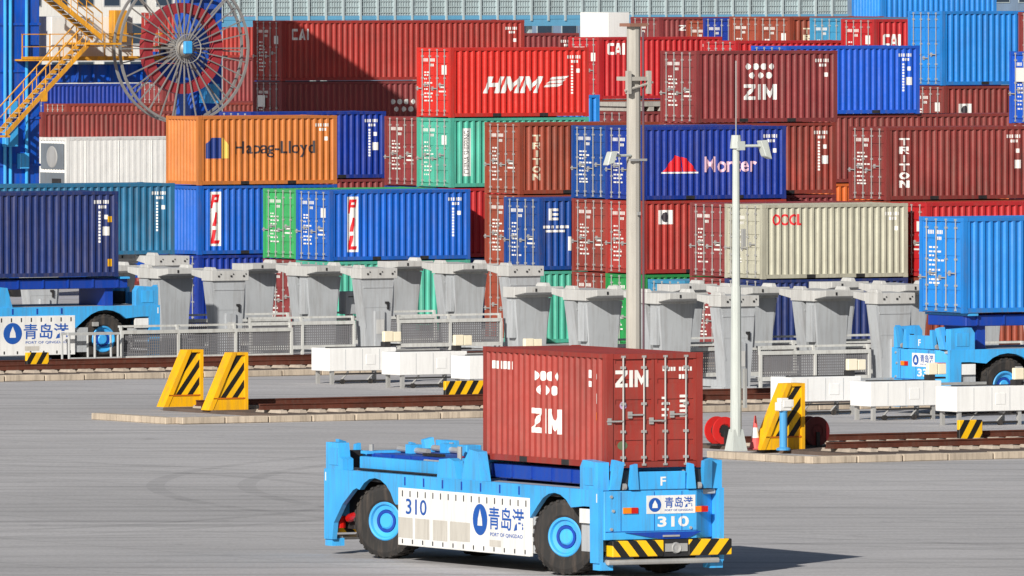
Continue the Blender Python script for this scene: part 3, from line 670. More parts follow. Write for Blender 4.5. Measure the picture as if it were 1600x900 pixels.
        if e > 0:
            def fr(a, b): return (X(.045), a, b)
            P('sign_board', bx(.04,.05,-.40,.84,1.45,1.86), AGVW)
            def ft(s, hh, wd, cy, cz, mm, off=.054, bold=.012):
                m2 = text_mesh(s, hh, width=wd, bold=bold); flat_obj('lettering', ([(cy+a, cz+b) for a, b in m2[0]], m2[1]), lambda a, b: (X(off), a, b), mm, ef)
            ft('青岛港', .24, .72, .42, 1.70, TXB); ft('PORT OF QINGDAO', .05, .72, .42, 1.52, TXB)
            d = disc(-.19,1.65,.16); flat_obj('emblem', d, lambda a, b: (X(.054), a, b), TXB, ef)
            flat_obj('emblem', ([(-.19,1.76),(-.25,1.66),(-.26,1.58),(-.12,1.58),(-.13,1.66)],[(0,1,2,3,4)]), lambda a, b: (X(.057), a, b), AGVW, ef)
            ft(num, .24, .80, .28, 1.27, AGVW, .045, .03)
        for y in (-.78, 1.02):
            P('lamp', bx(.03 if y < 0 else -.25,.075 if y < 0 else .045,y-.22,y-.02,1.47,1.60), LAMPO, ef); P('lamp', bx(.03 if y < 0 else -.25,.075 if y < 0 else .045,y-.018,y+.15,1.47,1.60), LAMPR, ef)
        # guides on the deck at this end
        for sg in (-1, 1):
            a, b = sg*(w2-.02), sg*(w2-.30); P('corner_guide', MB().prism([(X(-.92),1.99),(X(-.06),1.99),(X(-.06),2.62),(X(-.80),2.66),(X(-.92),2.5)] if e > 0 else [(X(-.92),1.99),(X(-.06),1.99),(X(-.06),2.62),(X(-.70),2.62),(X(-.76),2.3),(X(-.92),2.25)], 'y', min(a,b), max(a,b)), AGVB); P('guide_plate', bx(-.7,-.25,sg*(w2-.012)-.008,sg*(w2-.012)+.008,2.1,2.5), AGVD if e < 0 and False else AGVB)
            a, b = sg*1.06, sg*.98
            P('flap', MB().hexa([(X(-.02),sg*1.30,2.0),(X(.02),sg*1.06,2.0),(X(-.14),sg*1.06,2.0),(X(-.2),sg*1.30,2.0)],[(X(.12),sg*1.24,2.68),(X(.16),sg*1.02,2.62),(X(.0),sg*1.02,2.62),(X(-.06),sg*1.24,2.68)]), AGVB)
            P('bracket', MB().prism([(sg*.62,2.0),(sg*.84,2.0),(sg*.78,2.55),(sg*.66,2.58)], 'x', min(X(-.04),X(.10)), max(X(-.04),X(.10))), AGVB)
            P('gap_shade_block', bx(-.22,-.05,min(sg*.70,sg*1.28),max(sg*.70,sg*1.28),1.99,2.42), DARK)  # dark backing block, put in as the shade of the gap behind the flaps
            P('roller', MB().tube((X(.02),sg*.92,2.07),(X(.02),sg*.99,2.07),.075,12), STEEL)
        P('end_stop', bx(-.02,.05,-.60,.60,1.99,2.40), AGVB, bev=.015)
        if e > 0: ft('F', .2, .14, .02, 2.18, AGVW, .055, .02)
        P('beacon', bx(-.10,-.06,-w2-.004,-w2+.02,1.72,1.92), AGVW)
    # lifting platforms
    for c0, c1 in ((-h+1.1, -.25), (.25, h-.95)):
        pl = P('lift_platform', MB().box(c0,c1,-1.05,1.05,2.06+lift,2.40+lift), AGVD, bev=.02)
        if lift: P('lift_leg', MB().box(c0+.5,c0+.8,-.9,.9,1.98,2.07+lift).box(c1-.8,c1-.5,-.9,.9,1.98,2.07+lift), AGVD)
        else: P('lift_leg', MB().box(c0+.5,c0+.8,-.9,.9,1.98,2.07).box(c1-.8,c1-.5,-.9,.9,1.98,2.07), AGVD)
        for k in range(6): P('rib', MB().box(c0+.4+k*(c1-c0-.8)/5-.03,c0+.4+k*(c1-c0-.8)/5+.03,-1.09,1.09,2.1+lift,2.38+lift), AGVD, pl)
        P('support_pad', MB().box(c0,c0+.35,-1.2,1.2,2.38+lift,2.45+lift).box(c1-.35,c1,-1.2,1.2,2.38+lift,2.45+lift), AGVB, pl)
    for x in (.62, -.62):
        for sg in (-1, 1):
            a, b = sg*(w2-.02), sg*(w2-.26)
            P('middle_guide', MB().prism([(x-.5,1.99),(x+.5,1.99),(x+.30,2.66),(x-.12,2.70),(x-.36,2.45)] if x > 0 else [(x-.5,1.99),(x+.5,1.99),(x+.36,2.4),(x+.12,2.46),(x-.40,2.42)], 'y', min(a,b), max(a,b)), AGVB)
            P('roller', MB().tube((x-.1,sg*1.15,2.12),(x-.1,sg*1.28,2.12),.09,12), DARK)
    for sg in (-1, 1):
        P('deck_rail', MB().box(-h+1.2,-.9,sg*1.18-.1,sg*1.18+.1,1.99,2.32), AGVB, bev=.015)
        P('valve_block', MB().box(-1.6,-1.15,sg*.6-.2,sg*.6+.2,2.46+lift,2.72+lift), AGVB, bev=.02); P('valve', MB().tube((-2.0,sg*.5,2.41+lift),(-2.0,sg*.5,2.66+lift),.08,10), LAMPR)
    HOSE = DARK
    for sg in (-1, 1):
        for k in range(3): P('hose', MB().tube((-h+1.3,sg*(1.36+.05*k),2.02+.015*k),(-.9,sg*(1.36+.05*k),2.02+.015*k),.02,6), HOSE)
        for k in range(7): P('rivet_strip', MB().box(x0+.3+k*.95,x0+.36+k*.95,sg*(w2+.004)-.006,sg*(w2+.004)+.006,1.76,1.95), AGVD)
        P('cylinder', MB().tube((-h+1.6,sg*.45,2.50+lift),(-h+3.1,sg*.45,2.47+lift),.07,10), STEEL)
        P('clamp', MB().box(-h+2.2,-h+2.5,sg*.45-.14,sg*.45+.14,2.41+lift,2.62+lift), AGVB)
        P('lock_pin', MB().tube((-1.0,sg*1.05,2.40+lift),(-1.0,sg*1.05,2.70+lift),.06,8), STEEL); P('lock_pin', MB().tube((-h+1.35,sg*1.05,2.40+lift),(-h+1.35,sg*1.05,2.60+lift),.06,8), STEEL)
        P('cable_tray', MB().box(-h+3.6,-2.4,sg*.78-.08,sg*.78+.08,2.41+lift,2.47+lift), DARK)
        P('grab_rail', MB().tube((-h+4.2,sg*1.12,2.33),(-h+6.0,sg*1.12,2.33),.025,6), STEEL)
    for y in (-1.05, -.2, .5): P('weld_seam', MB().box(h+.041,h+.046,y-.006,y+.006,1.08,1.95), AGVD)
    for (y, z) in ((-1.25,1.53),(-1.3,1.85),(-1.3,1.12),(.72,1.12)): P('sensor', MB().tube((h+.03,y,z),(h+.07,y,z),.035,10), STEEL)
    P('buffer_hose', MB().tube((-h+.6,-w2+.35,.85),(-h+1.2,-w2+.3,.95),.10,10).tube((-h+.35,-w2+.25,.62),(-h+.35,-w2+.25,.9),.12,10), LAMPR)
    return t
# the vehicle in the foreground: placed from the near corner of its front face
TH = math.radians(27.5); FWD = Vector((math.sin(TH), -math.cos(TH), 0)); LFT = Vector((math.cos(TH), math.sin(TH), 0))
s0 = 69.7; near = Vector(((935-800)/s0, F_PX/s0, 0))
ctr = near-FWD*(AL/2)+LFT*(AWD/2)
rzf = math.atan2(FWD.y, FWD.x)
agv('sky blue guided vehicle numbered 310 crossing the open concrete with a maroon container', ctr, rzf, '310', steer=math.radians(29))
cl = near-FWD*.30+LFT*(AWD/2+CW/2)                      # doors forward; the container's origin is the left corner of its door end
cl.z = 2.46
zz = zim(0)
def door_print(t, H):
    def fd(y, z): return (.022, CW-y, z)
    m2 = block_text('ZIM', .38, .84); flat_obj('lettering', ([(.64+a,2.02+b) for a, b in m2[0]], m2[1]), fd, WHITE, t)
    rs = [(1.42+i*.07,1.47+i*.07,2.18,2.27) for i in range(5)]+[(1.84+i*.07,1.89+i*.07,2.18,2.27) for i in range(5)]+[(1.84+i*.08,1.9+i*.08,2.0,2.1) for i in range(3)]
    for k in range(5): rs += [(1.40,1.40+.12+.03*(k*3 % 4),1.55-k*.13,1.60-k*.13),(1.86,1.86+.2,1.58-k*.11,1.64-k*.11)]
    flat_obj('marking', rects(rs), fd, WHITE, t)
    flat_obj('placard', disc(.42,1.42,.09), fd, paint('lilac_sticker', rgb(190,160,200), .6), t)
    flat_obj('placard', disc(.40,.52,.13,.10), fd, paint('olive_sticker', rgb(96,110,80), .6), t)
co = container('weathered red brown container with ZIM letters riding on the sky blue vehicle', cl, math.atan2(-FWD.y, -FWD.x), L20, 2.59,
    paint('container_zim_red', rgb(168,56,46), .5,0,.3,.1,.35), [('lettering', move2(([(-a, b) for a, b in block_text('ZIM', .56, 1.4)[0]], block_text('ZIM', .56, 1.4)[1]), 3.0, .98), WHITE),
    ('emblem', join2(*([disc(3.5-.34*i, 2.0, .11) for i in range(4)]+[disc(3.33-.36*i, 1.68, .11) for i in range(3)])), WHITE),
    ('marking', rects([(5.55-i*.11,5.62-i*.11,2.1,2.28) for i in range(9)]+[(.75,.95,2.02,2.2),(.75,.95,1.82,1.95),(.5,.58,2.0,2.12),(.5,.6,1.45,1.68)]), WHITE),
    ('placard', rects([(.5,.6,1.08,1.26)]), LAMPO)], None, far=True, marks=False)
door_print(co, 2.59)
# vehicles serving the lanes
def lane_agv(label, px, s, num, right_end, lift, clabel, cmat, cx0, Lc, Hc, dec=(), group=None, opt={}):
    u, v = uv_at(px, s)
    uc = u-AL/2 if right_end else u+AL/2
    agv(label, W(uc, v+AWD/2), PHI+(0 if right_end else math.pi), num, lift, group)
    return container(clabel, W(u+cx0, v+AWD/2-CW/2, 2.46+lift), PHI, Lc, Hc, cmat, dec, None, **opt)
lane_agv('sky blue guided vehicle behind the mesh fence carrying a dark navy container', 250, 45.95, '308', True, .52,
         'dark navy container on the vehicle behind the mesh fence', C['dnavy'], -AL+.1, L40, 2.9, [('placard', rects([(L40-.42,L40-.22,.35,.6),(L40-.42,L40-.22,1.85,2.05)]), YEL)])
lane_agv('sky blue guided vehicle behind the white gate boxes carrying a light blue container', 1484, 51.7, '331', False, .62,
         'light blue container on the vehicle behind the white gate boxes', C['lblue'], .75, L40, 2.9, (), None, dict(marks=True))

# ------------------------------------------------------------------ lane racks, fences and gate boxes
def column_mesh():
    b = MB()
    b.hexa([(-.46,-.24,0),(.46,-.24,0),(.46,.28,0),(-.46,.28,0)], [(-.64,-.28,2.62),(.64,-.28,2.62),(.64,.30,2.62),(-.64,.30,2.62)])
    b.box(-.16,.22,-.36,-.24,.0,1.5); b.box(.58,.70,-.18,.20,1.3,2.5); b.box(-.62,.62,-.40,.40,0,.06)
    b.hexa([(-.50,-.27,.9),(-.46,-.27,.9),(-.46,.27,.9),(-.50,.27,.9)],[(-.74,-.27,2.6),(-.64,-.27,2.6),(-.64,.27,2.6),(-.74,.27,2.6)])
    b.box(-.60,.60,-.295,-.25,2.30,2.36); b.box(-.52,.52,-.275,-.22,1.62,1.66)
    return b.mesh('column')
def head_mesh():
    b = MB(); b.box(-.74,.74,-.36,.36,2.625,2.98)
    b.hexa([(-.74,.36,2.70),(.74,.36,2.70),(.74,1.06,2.80),(-.74,1.06,2.80)], [(-.74,.36,2.975),(.74,.36,2.975),(.74,1.06,3.0),(-.74,1.06,3.0)])
    b.hexa([(-.72,-.34,2.98),(-.50,-.34,2.98),(-.50,.3,2.98),(-.72,.3,2.98)],[(-.72,-.30,3.10),(-.56,-.30,3.10),(-.56,.2,3.10),(-.72,.2,3.10)])
    return b.mesh('head', .012)
def bolt_mesh():
    b = MB()
    for x in (-.5,.0,.5): b.box(x,x+.06,-.385,-.36,2.76,2.82).box(x+.1,x+.13,-.385,-.36,2.84,2.88)
    b.box(-.58,-.52,1.062,1.08,2.84,2.94).box(.3,.36,1.062,1.08,2.84,2.94)
    return b.mesh('bolt_row')
HEADM = paint('pale_head_paint', rgb(190,190,188), .55,0,.35,.08,.25)
def rack(u_list, v, label, group):
    t = thing('container_rack', label, 'rack', W(u_list[0], v), PHI, group)
    cm, hm, bm_ = cached('col', column_mesh), cached('head', head_mesh), cached('bolt', bolt_mesh)
    for u in u_list:
        for (vv, r) in ((0, 0), (3.75, math.pi)):     # near post leans its arm away, far post towards us
            c = put('post', cm, GREYP, t, (u-u_list[0], vv, 0), r)
            put('arm', hm, HEADM, c); put('bolt_row', bm_, DARK, c); put('access_plate', cached('acp', lambda: MB().box(-.12,.2,-.375,-.362,.7,1.2).mesh('access_plate')), HEADM, c); put('hook', cached('hk', lambda: MB().box(.28,.42,-.33,-.27,1.75,1.82).box(.36,.42,-.33,-.27,1.55,1.75).mesh('hook')), DARK, c)
        put('tie_beam', MB().box(u-u_list[0]-.2,u-u_list[0]+.2,.33,3.42,.03,.25).mesh('tie_beam'), GREYP, t)
    return t
MESHM = paint('grey_mesh_panel', rgb(118,118,122), .7,.1,.3,.15); RAILW = paint('pale_fence_paint', rgb(196,197,194), .55,0,.45,.1)
def fence(u0, u1, v, label, group, z0=.34, z1=1.05):
    t = thing('mesh_fence', label, 'fence', W(u0, v), PHI, group); n = max(2, round((u1-u0)/2.4)); p = (u1-u0)/n
    put('rail', MB().box(0,u1-u0,-.06,.06,z1,z1+.12).mesh('rail'), RAILW, t); put('rail', MB().box(0,u1-u0,-.07,.07,z0-.13,z0).mesh('rail'), RAILW, t); put('rail', MB().box(0,u1-u0,.10,.18,z1+.22,z1+.29).mesh('rail'), RAILW, t)
    for i in range(n+1):
        x = min(max(i*p, .04), u1-u0-.04); put('post', cached('fpost', lambda: MB().box(-.04,.04,-.075,.03,0,1.05).box(-.04,.04,.02,.10,1.17,1.34).mesh('post')), RAILW, t, (x,0,0))
    for i in range(n):
        b = MB(); x0, x1 = i*p+.045, (i+1)*p-.045
        m = 26
        for k in range(m+1): x = x0+(x1-x0)*k/m; b.box(x-.024,x+.024,-.004,.006,z0,z1)
        for k in range(9): z = z0+(z1-z0)*k/8; b.box(x0,x1,.007,.016,z-.018,z+.018)
        put('mesh_panel', b.mesh('mesh_panel'), MESHM, t)
    return t
US2 = (221.0, 227.0, 233.0); US3 = (223.0, 229.0, 235.0)
ORD = ['first', 'second', 'third', 'fourth', 'fifth']
for j in range(3):
    v = 347.0+4.45*j
    rack(US2, v, 'grey steel container rack, %s lane behind the white gate boxes' % ORD[j], 'container racks')
    fence(US2[0]+.9, US2[1]-.85, v-.10, 'grey mesh fence between posts of the %s rack behind the gate boxes' % ORD[j], 'mesh fences')
    fence(US2[1]+.9, US2[2]-.85, v-.10, 'grey mesh fence at the far bay of the %s rack behind the gate boxes' % ORD[j], 'mesh fences')
for j in (0, 1, 4):
    v = 382.9+4.45*j if j < 4 else 402.2
    rack(US3 if j < 4 else (221.2, 226.5, 231.8), v, 'grey steel container rack, %s lane behind the mesh fenced track' % (ORD[j] if j < 4 else 'farthest'), 'container racks')
    if j == 4: continue
    fence(US3[0]+.9, US3[1]-.85, v-.10, 'grey mesh fence between posts of the %s rack behind the track' % ORD[j], 'mesh fences')
    fence(US3[1]+.9, US3[2]-.85, v-.10, 'grey mesh fence at the far bay of the %s rack behind the track' % ORD[j], 'mesh fences')
ua, va = uv_ground(172, 557); ub, vb = uv_ground(345, 556)
fence(215.4, US3[0]-.85, 376.9, 'long grey mesh fence in front of the vehicle with the navy container', 'mesh fences', .3, 1.05)
# container set down on the last rack
uu, vv_ = 232.5-L40, 402.2+1.875-CW/2
container('faded teal blue container set down on the grey rack above the navy one', W(uu, vv_, 3.01), PHI, L40, 2.59, C['dteal'], (), None)
FRM = paint('pale_steel_frame', rgb(186,188,188), .5,.1,.3,.08)
ua, va = 213.2, 376.55
t = thing('steel_stand', 'pale steel frame stand beside the long mesh fence', 'stand', W(ua, va), PHI)
for x in (0, 1.0, 1.9): put('leg', MB().tube((x,0,0),(x,0,1.05),.045,8).tube((x+.02,.5,0),(x,.5,1.05),.04,8).mesh('leg'), FRM, t)
put('top_rail', MB().box(-.05,1.95,-.04,.04,1.05,1.13).box(-.05,1.95,.46,.54,1.05,1.13).mesh('top_rail'), FRM, t)
put('lower_rail', MB().box(0,1.9,-.03,.03,.22,.30).mesh('lower_rail'), FRM, t)
BOXW = paint('gate_box_white', (.82,.82,.81), .5,0,.17,.05); CRM = paint('cream_lamp_glass', rgb(236,226,200), .3,0,.1,.03)
def gate(px, gy, label):
    u, v = uv_ground(px, gy); t = thing('gate_box', label, 'gate', W(u, v), PHI, 'white lane gate boxes')
    Lb, Wb = 2.55, 1.12
    put('housing', MB().box(0,Lb,0,Wb,.42,1.16).mesh('housing', .015), BOXW, t)
    for k in range(3): put('seam', MB().box(.62+.64*k,.635+.64*k,-.004,.01,.46,1.12).mesh('seam'), GREYP, t)
    put('hatch', MB().box(1.4,1.75,-.012,.0,.62,.95).mesh('hatch', .004), BOXW, t); put('cable', MB().tube((.2,Wb/2,1.17),(Lb-.3,.4,1.17),.025,6).mesh('cable'), DARK, t)
    for x in (.12, Lb-.3):
        put('leg', MB().box(x,x+.11,.06,.17,0,.42).box(x,x+.11,Wb-.17,Wb-.06,0,.42).mesh('leg'), STEEL, t)
    put('underframe', MB().box(.3,Lb-.3,.08,.14,.06,.12).box(.3,Lb-.3,.08,.14,.30,.35).mesh('underframe'), DARK, t)
    put('wheel', MB().tube((.55,.02,.08),(.55,.12,.08),.08,10).mesh('wheel'), RUBBER, t); put('wheel', MB().tube((1.6,.02,.08),(1.6,.12,.08),.08,10).mesh('wheel'), RUBBER, t)
    for k in (0,1): put('brace', MB().tube((.5+1.0*k,.11,.10),(.8+1.0*k,.11,.40),.03,6).mesh('brace'), STEEL, t)
    put('bracket', MB().box(Lb-.30,Lb-.1,.2,.5,1.162,1.33).box(Lb-.08,Lb+.35,.3,.5,1.2,1.26).mesh('bracket'), DARK, t)
    put('lamp', MB().box(Lb-.36,Lb-.02,.16,.32,1.335,1.68).box(Lb+.0,Lb+.30,.18,.34,1.335,1.66).mesh('lamp', .02), CRM, t)
    put('beam', MB().box(Lb-.05,Lb+1.9,.42,.5,1.0,1.08).mesh('beam'), STEEL, t)
for i, (px, gy) in enumerate(((514, 600.5), (624, 607), (733, 613.5))): gate(px, gy, 'white lane gate box with cream lamp, %s of the three by the centre rack lanes' % ORD[i])
for i, (px, gy) in enumerate(((1235, 650), (1360, 657.5), (1494, 666))): gate(px, gy, 'white lane gate box with cream lamp, %s of the three by the light blue vehicle' % ORD[i])
# cabinet in the lanes
u, v = uv_ground(722, 551)
t = thing('control_cabinet', 'small grey control cabinet on a stand among the racks', 'cabinet', W(230.3, 387.0), PHI)
put('cabinet', MB().box(0,1.25,0,.5,1.25,2.05).mesh('cabinet', .02), GREYP, t); put('stand', MB().box(.2,.35,.1,.4,0,1.25).box(.9,1.05,.1,.4,0,1.25).mesh('stand'), GREYP, t)
put('latch', MB().box(.1,.3,-.015,0,1.85,1.88).box(.4,.48,-.015,0,1.84,1.9).mesh('latch'), DARK, t)

# ------------------------------------------------------------------ rail ends, signs, masts and odds and ends
STR = stripes('hazard_stripes', (-.80,0,.62), .33)
def end_stop(px, gy, label, k=1.0):
    u, v = uv_ground(px, gy); z0 = .10
    t = thing('rail_end_stop', label, 'end stop', W(u, v, z0), PHI, 'rail end stops')
    Lb, Lt, Hh, Tk = 1.34*k, .50*k, 1.74*k, .46*k
    pr = [(-Lb,0),(0,0),(0,Hh),(-Lt,Hh)]
    put('striped_panel', MB().prism([(-Lb+.26,.36),(-.09,.36),(-.09,Hh-.07),(-Lt-.02,Hh-.07)], 'y', .06, Tk-.06).mesh('striped_panel'), STR, t)
    sl_ = (Lb-Lt)/Hh
    put('buffer_plate', MB().hexa([(-Lb-.06,0,0),(-Lb+.1,0,0),(-Lb+.1,Tk,0),(-Lb-.06,Tk,0)], [(-Lt-.06,0,Hh),(-Lt+.1,0,Hh),(-Lt+.1,Tk,Hh),(-Lt-.06,Tk,Hh)]).mesh('buffer_plate'), YEL, t)
    put('back_plate', MB().box(-.11,0,.003,Tk-.003,0,Hh+.003).mesh('back_plate'), YEL, t)
    put('base', MB().box(-Lb+.1,-.11,.02,Tk-.02,0,.34).mesh('base'), YEL, t)
    put('base_lip', MB().box(-Lb+.12,-.11,0,.03,.33,.37).mesh('base_lip'), paint('orange_brown_paint', rgb(196,104,16), .5,0,.3,.1), t)
    put('top_plate', MB().box(-Lt+.1,-.11,.003,Tk-.003,Hh-.08,Hh+.003).mesh('top_plate'), YEL, t)
end_stop(318, 640, 'yellow and black rail end stop, left of the pair by the centre kerb')
end_stop(388, 645, 'yellow and black rail end stop, right of the pair by the centre kerb')
end_stop(1258, 707, 'yellow and black rail end stop beside the light blue standpipe', 1.06)
SS = stripes('rail_sign_stripes', (.8,0,-.5), .34)
def rail_sign(px, gy, n, label):
    u, v = uv_ground(px, gy); t = thing('striped_rail_block', label, 'rail block', W(u, v, .1), PHI, 'striped rail blocks')
    put('panel', MB().box(0,n,0,.14,.02,.60).mesh('panel', .02), SS, t); put('foot', MB().box(.05,n-.05,-.12,.30,0,.06).mesh('foot'), DARK, t)
rail_sign(42, 584, .85, 'small yellow and black striped block on the rails under the navy loaded vehicle')
rail_sign(696, 631, 1.5, 'long yellow and black striped block on the rails left of the ZIM container')
rail_sign(1499, 695, .8, 'small yellow and black striped block on the rails before the gate boxes')
CONC = paint('mast_concrete', rgb(172,168,160), .7,0,.3,.06); MASTW = paint('mast_pale_paint', rgb(188,194,190), .5,0,.25,.05)
u, v = uv_at(990, 51.2)
t = thing('lamp_mast', 'tall grey concrete lamp mast rising behind the vehicle container', 'mast', W(u, v, .1), PHI)
put('shaft', MB().tube((0,0,0),(0,0,11.65),.245,12,.21).mesh('shaft'), CONC, t)
put('cap', MB().box(-.32,.32,-.3,.3,11.65,11.75).mesh('cap'), paint('cap_brown', rgb(140,100,84), .7,0,.3,.1), t)
put('cable', MB().tube((.2,-.26,0),(.19,-.245,11.5),.035,6).mesh('cable'), paint('mast_cable', rgb(96,70,80), .7), t)
put('clamp', MB().box(-.4,.42,-.34,.34,10.0,10.12).box(-.42,-.30,-.36,-.2,9.6,10.3).box(.30,.42,-.36,-.2,9.6,10.3).tube((-.5,-.3,9.7),(.5,-.3,9.95),.04,6).mesh('clamp'), CONC, t)
put('bracket', MB().box(-.3,.3,-.30,-.2,7.55,7.62).box(-.06,.06,-.32,-.27,5.9,6.0).mesh('bracket'), STEEL, t)
put('arm', MB().tube((-.2,-.15,7.72),(-.95,-.3,7.72),.04,8).mesh('arm'), MASTW, t)
put('floodlight', MB().hexa([(-1.22,-.46,7.42),(-.96,-.46,7.5),(-.96,-.16,7.5),(-1.22,-.16,7.42)],[(-1.08,-.44,7.84),(-.82,-.44,7.86),(-.82,-.18,7.86),(-1.08,-.18,7.84)]).mesh('floodlight', .02), MASTW, t)
u, v = uv_at(1150, 55.9)
t = thing('lamp_post', 'slim pale lamp post standing on the kerb beside the traffic cones', 'lamp post', W(u, v, .1), PHI)
put('shaft', MB().tube((0,0,0),(0,0,4.6),.17,12,.14).tube((0,0,4.6),(0,0,8.7),.12,12,.095).mesh('shaft'), MASTW, t)
put('base_flange', MB().hexa([(-.24,-.22,0),(.24,-.22,0),(.24,.22,0),(-.24,.22,0)],[(-.15,-.13,.6),(.15,-.13,.6),(.15,.13,.6),(-.15,.13,.6)]).mesh('base_flange'), MASTW, t)
put('cap', MB().tube((0,0,8.45),(0,0,8.82),.17,10,.13).box(-.05,.2,-.16,.0,8.4,8.65).mesh('cap'), MASTW, t)
put('antenna', MB().tube((0,0,8.8),(0,0,10.9),.018,6).mesh('antenna'), STEEL, t)
put('arm', MB().tube((.08,-.1,8.52),(.70,-.2,8.52),.04,8).mesh('arm'), MASTW, t)
put('floodlight', MB().hexa([(.78,-.34,8.22),(1.0,-.34,8.14),(1.0,-.06,8.14),(.78,-.06,8.22)],[(.62,-.32,8.66),(.86,-.32,8.68),(.86,-.08,8.68),(.62,-.08,8.66)]).mesh('floodlight', .02), MASTW, t)
put('bracket', MB().box(.1,.2,-.2,-.1,5.7,6.2).box(.12,.2,-.26,-.16,1.2,2.3).mesh('bracket'), STEEL, t)
for (px, gy, c, hh, lab) in ((1180, 708, rgb(214,92,92), .95, 'faded red and white traffic cone by the lamp post'), (1193, 707, rgb(226,110,30), .70, 'orange traffic cone on a black base by the end stop')):
    u, v = uv_ground(px, gy); t = thing('traffic_cone', lab, 'cone', W(u, v, .1), PHI); cm = paint('cone_%d' % px, c, .6,0,.25,.08)
    put('cone', MB().lathe([(.17,.03),(.11,hh*.35)], 16, 'z').mesh('cone'), cm, t); put('cone_tip', MB().lathe([(.07,hh*.65),(.025,hh),(0,hh)], 16, 'z').mesh('cone_tip'), cm, t)
    put('band', MB().lathe([(.11,hh*.35),(.07,hh*.65)], 16, 'z').mesh('band'), AGVW, t); put('base', MB().box(-.22,.22,-.22,.22,0,.04).mesh('base', .01), DARK if px > 1185 else cm, t)
u, v = uv_ground(1224, 709)
t = thing('standpipe', 'light blue standpipe with white head before the striped end stop', 'standpipe', W(u, v, .1), PHI)
SPB = paint('standpipe_blue', rgb(70,150,205), .45,0,.2,.06)
put('pipe', MB().lathe([(0,0),(.20,0),(.20,.05),(.11,.09),(.11,1.05),(.13,1.1),(0,1.1)], 14, 'z').mesh('pipe'), SPB, t)
put('head', MB().box(-.2,.2,-.14,.14,1.1,1.34).box(-.1,.24,-.17,-.14,1.2,1.42).box(-.16,.12,-.1,.1,1.34,1.46).mesh('head', .02), AGVW, t)
for (px, gy, c, rr, lab) in ((1133, 704, rgb(206,40,38), .40, 'red hose reel beside the foot of the lamp post'), (1277, 706, rgb(92,20,24), .42, 'dark red cable reel on the rails beside the end stop')):
    u, v = uv_ground(px, gy-2); t = thing('hose_reel', lab, 'reel', W(u, v, .1), PHI); rm = paint('reel_%d' % px, c, .5,0,.3,.1)
    for y in (0, .42): put('flange', MB().lathe([(.16,y),(rr,y),(rr,y+.05),(.16,y+.05),(.16,y)], 26, 'y', (0,0,rr+.02)).mesh('flange'), rm, t)
    put('drum', MB().lathe([(0,.0),(.2,.0),(.2,.47),(0,.47)], 20, 'y', (0,0,rr+.02)).mesh('drum'), rm if px > 1200 else DARK, t)
    put('cradle', MB().box(-.3,.3,-.03,.5,0,.05).box(-.05,.05,-.06,-.01,0,rr).box(-.05,.05,.48,.53,0,rr).mesh('cradle'), DARK, t)

# ------------------------------------------------------------------ yard crane with its cable reel
CRB = paint('crane_blue', rgb(8,80,184), .4,0,.5,.15); CRC = paint('crane_red_cable', rgb(150,40,50), .6,0,.3,.15); CRY = paint('crane_yellow', rgb(214,150,34), .55,0,.7,.2,.3)
vc = 452.0
t = thing('yard_crane', 'blue yard gantry crane with yellow stairs beyond the orange container', 'crane', W(253.6, vc), PHI)
for x, wd in ((0, 1.9), (8.75, 1.5)):
    put('leg', MB().box(x-wd/2,x+wd/2,0,1.3,.9,18.6).mesh('leg', .03), CRB, t); put('leg', MB().box(x-wd/2,x+wd/2,30.7,32,.9,18.6).mesh('leg', .03), CRB, t)
    put('girder', MB().box(x-.85,x+.85,-2,34,18.6,20.5).mesh('girder', .03), CRB, t)
for y in (0, 30.7):
    put('sill_beam', MB().box(-1.6,10.4,y+.1,y+1.2,.7,1.9).mesh('sill_beam', .03), CRB, t)
    for x in (-1.0, .2, 8.4, 9.6): put('wheel', MB().tube((x,y+.45,.36),(x,y+.85,.36),.36,18).mesh('wheel'), DARK, t)
put('shade_trolley', MB().box(.9,7.85,1.5,10.5,18.9,20.2).mesh('shade_trolley', .03), CRB, t)  # never in view; added and sized for its shadow on the long red container
put('cross_beam', MB().box(.96,7.99,.15,1.15,8.66,9.4).mesh('cross_beam', .02), CRB, t)
put('walkway', MB().box(-.2,7.6,-.55,.1,9.56,9.63).box(-.2,7.6,-.57,-.53,9.63,9.74).mesh('walkway'), CRY, t)
put('handrail', MB().box(-.2,7.6,-.56,-.53,10.62,10.66).mesh('handrail'), CRY, t); put('handrail', MB().box(-.2,7.6,-.56,-.53,10.12,10.15).mesh('handrail'), CRY, t)
for i in range(7): put('handrail_post', MB().box(-.18+i*1.28,-.14+i*1.28,-.56,-.52,9.63,10.66).mesh('handrail_post'), CRY, t)
put('control_house', MB().box(1.5,5.3,.0,1.4,9.66,11.35).mesh('control_house', .02), paint('house_white', (.72,.72,.70), .5,0,.15,.04), t)
put('cabinet', MB().box(4.15,4.75,-.5,-.02,10.3,11.6).mesh('cabinet', .02), CRY, t)
put('bracket', MB().box(8.1,9.2,-.9,0,6.6,7.1).mesh('bracket', .02), AGVB, t); put('bracket', MB().box(8.4,8.8,-1.0,0,7.8,8.6).mesh('bracket', .02), AGVB, t)
for (x, z, q) in ((-.5, 6.1, 1.0), (.1, 5.2, .7), (-.4, 7.4, .6)): put('junction_box', MB().box(x-.3*q,x+.3*q,-.3,0,z,z+.9*q).mesh('junction_box', .02), AGVB, t)
for x_ in (-.7, -.45, .3): put('highlight_tube', MB().tube((x_,-.08,1.0),(x_,-.08,18.0),.07,8).mesh('highlight_tube'), AGVB, t)  # light blue strips added to give the blue leg its highlights
for k in range(9): put('stiffener', MB().box(-.97,.97,-.05,-.002,1.5+k*1.9,1.6+k*1.9).mesh('stiffener'), CRB, t)
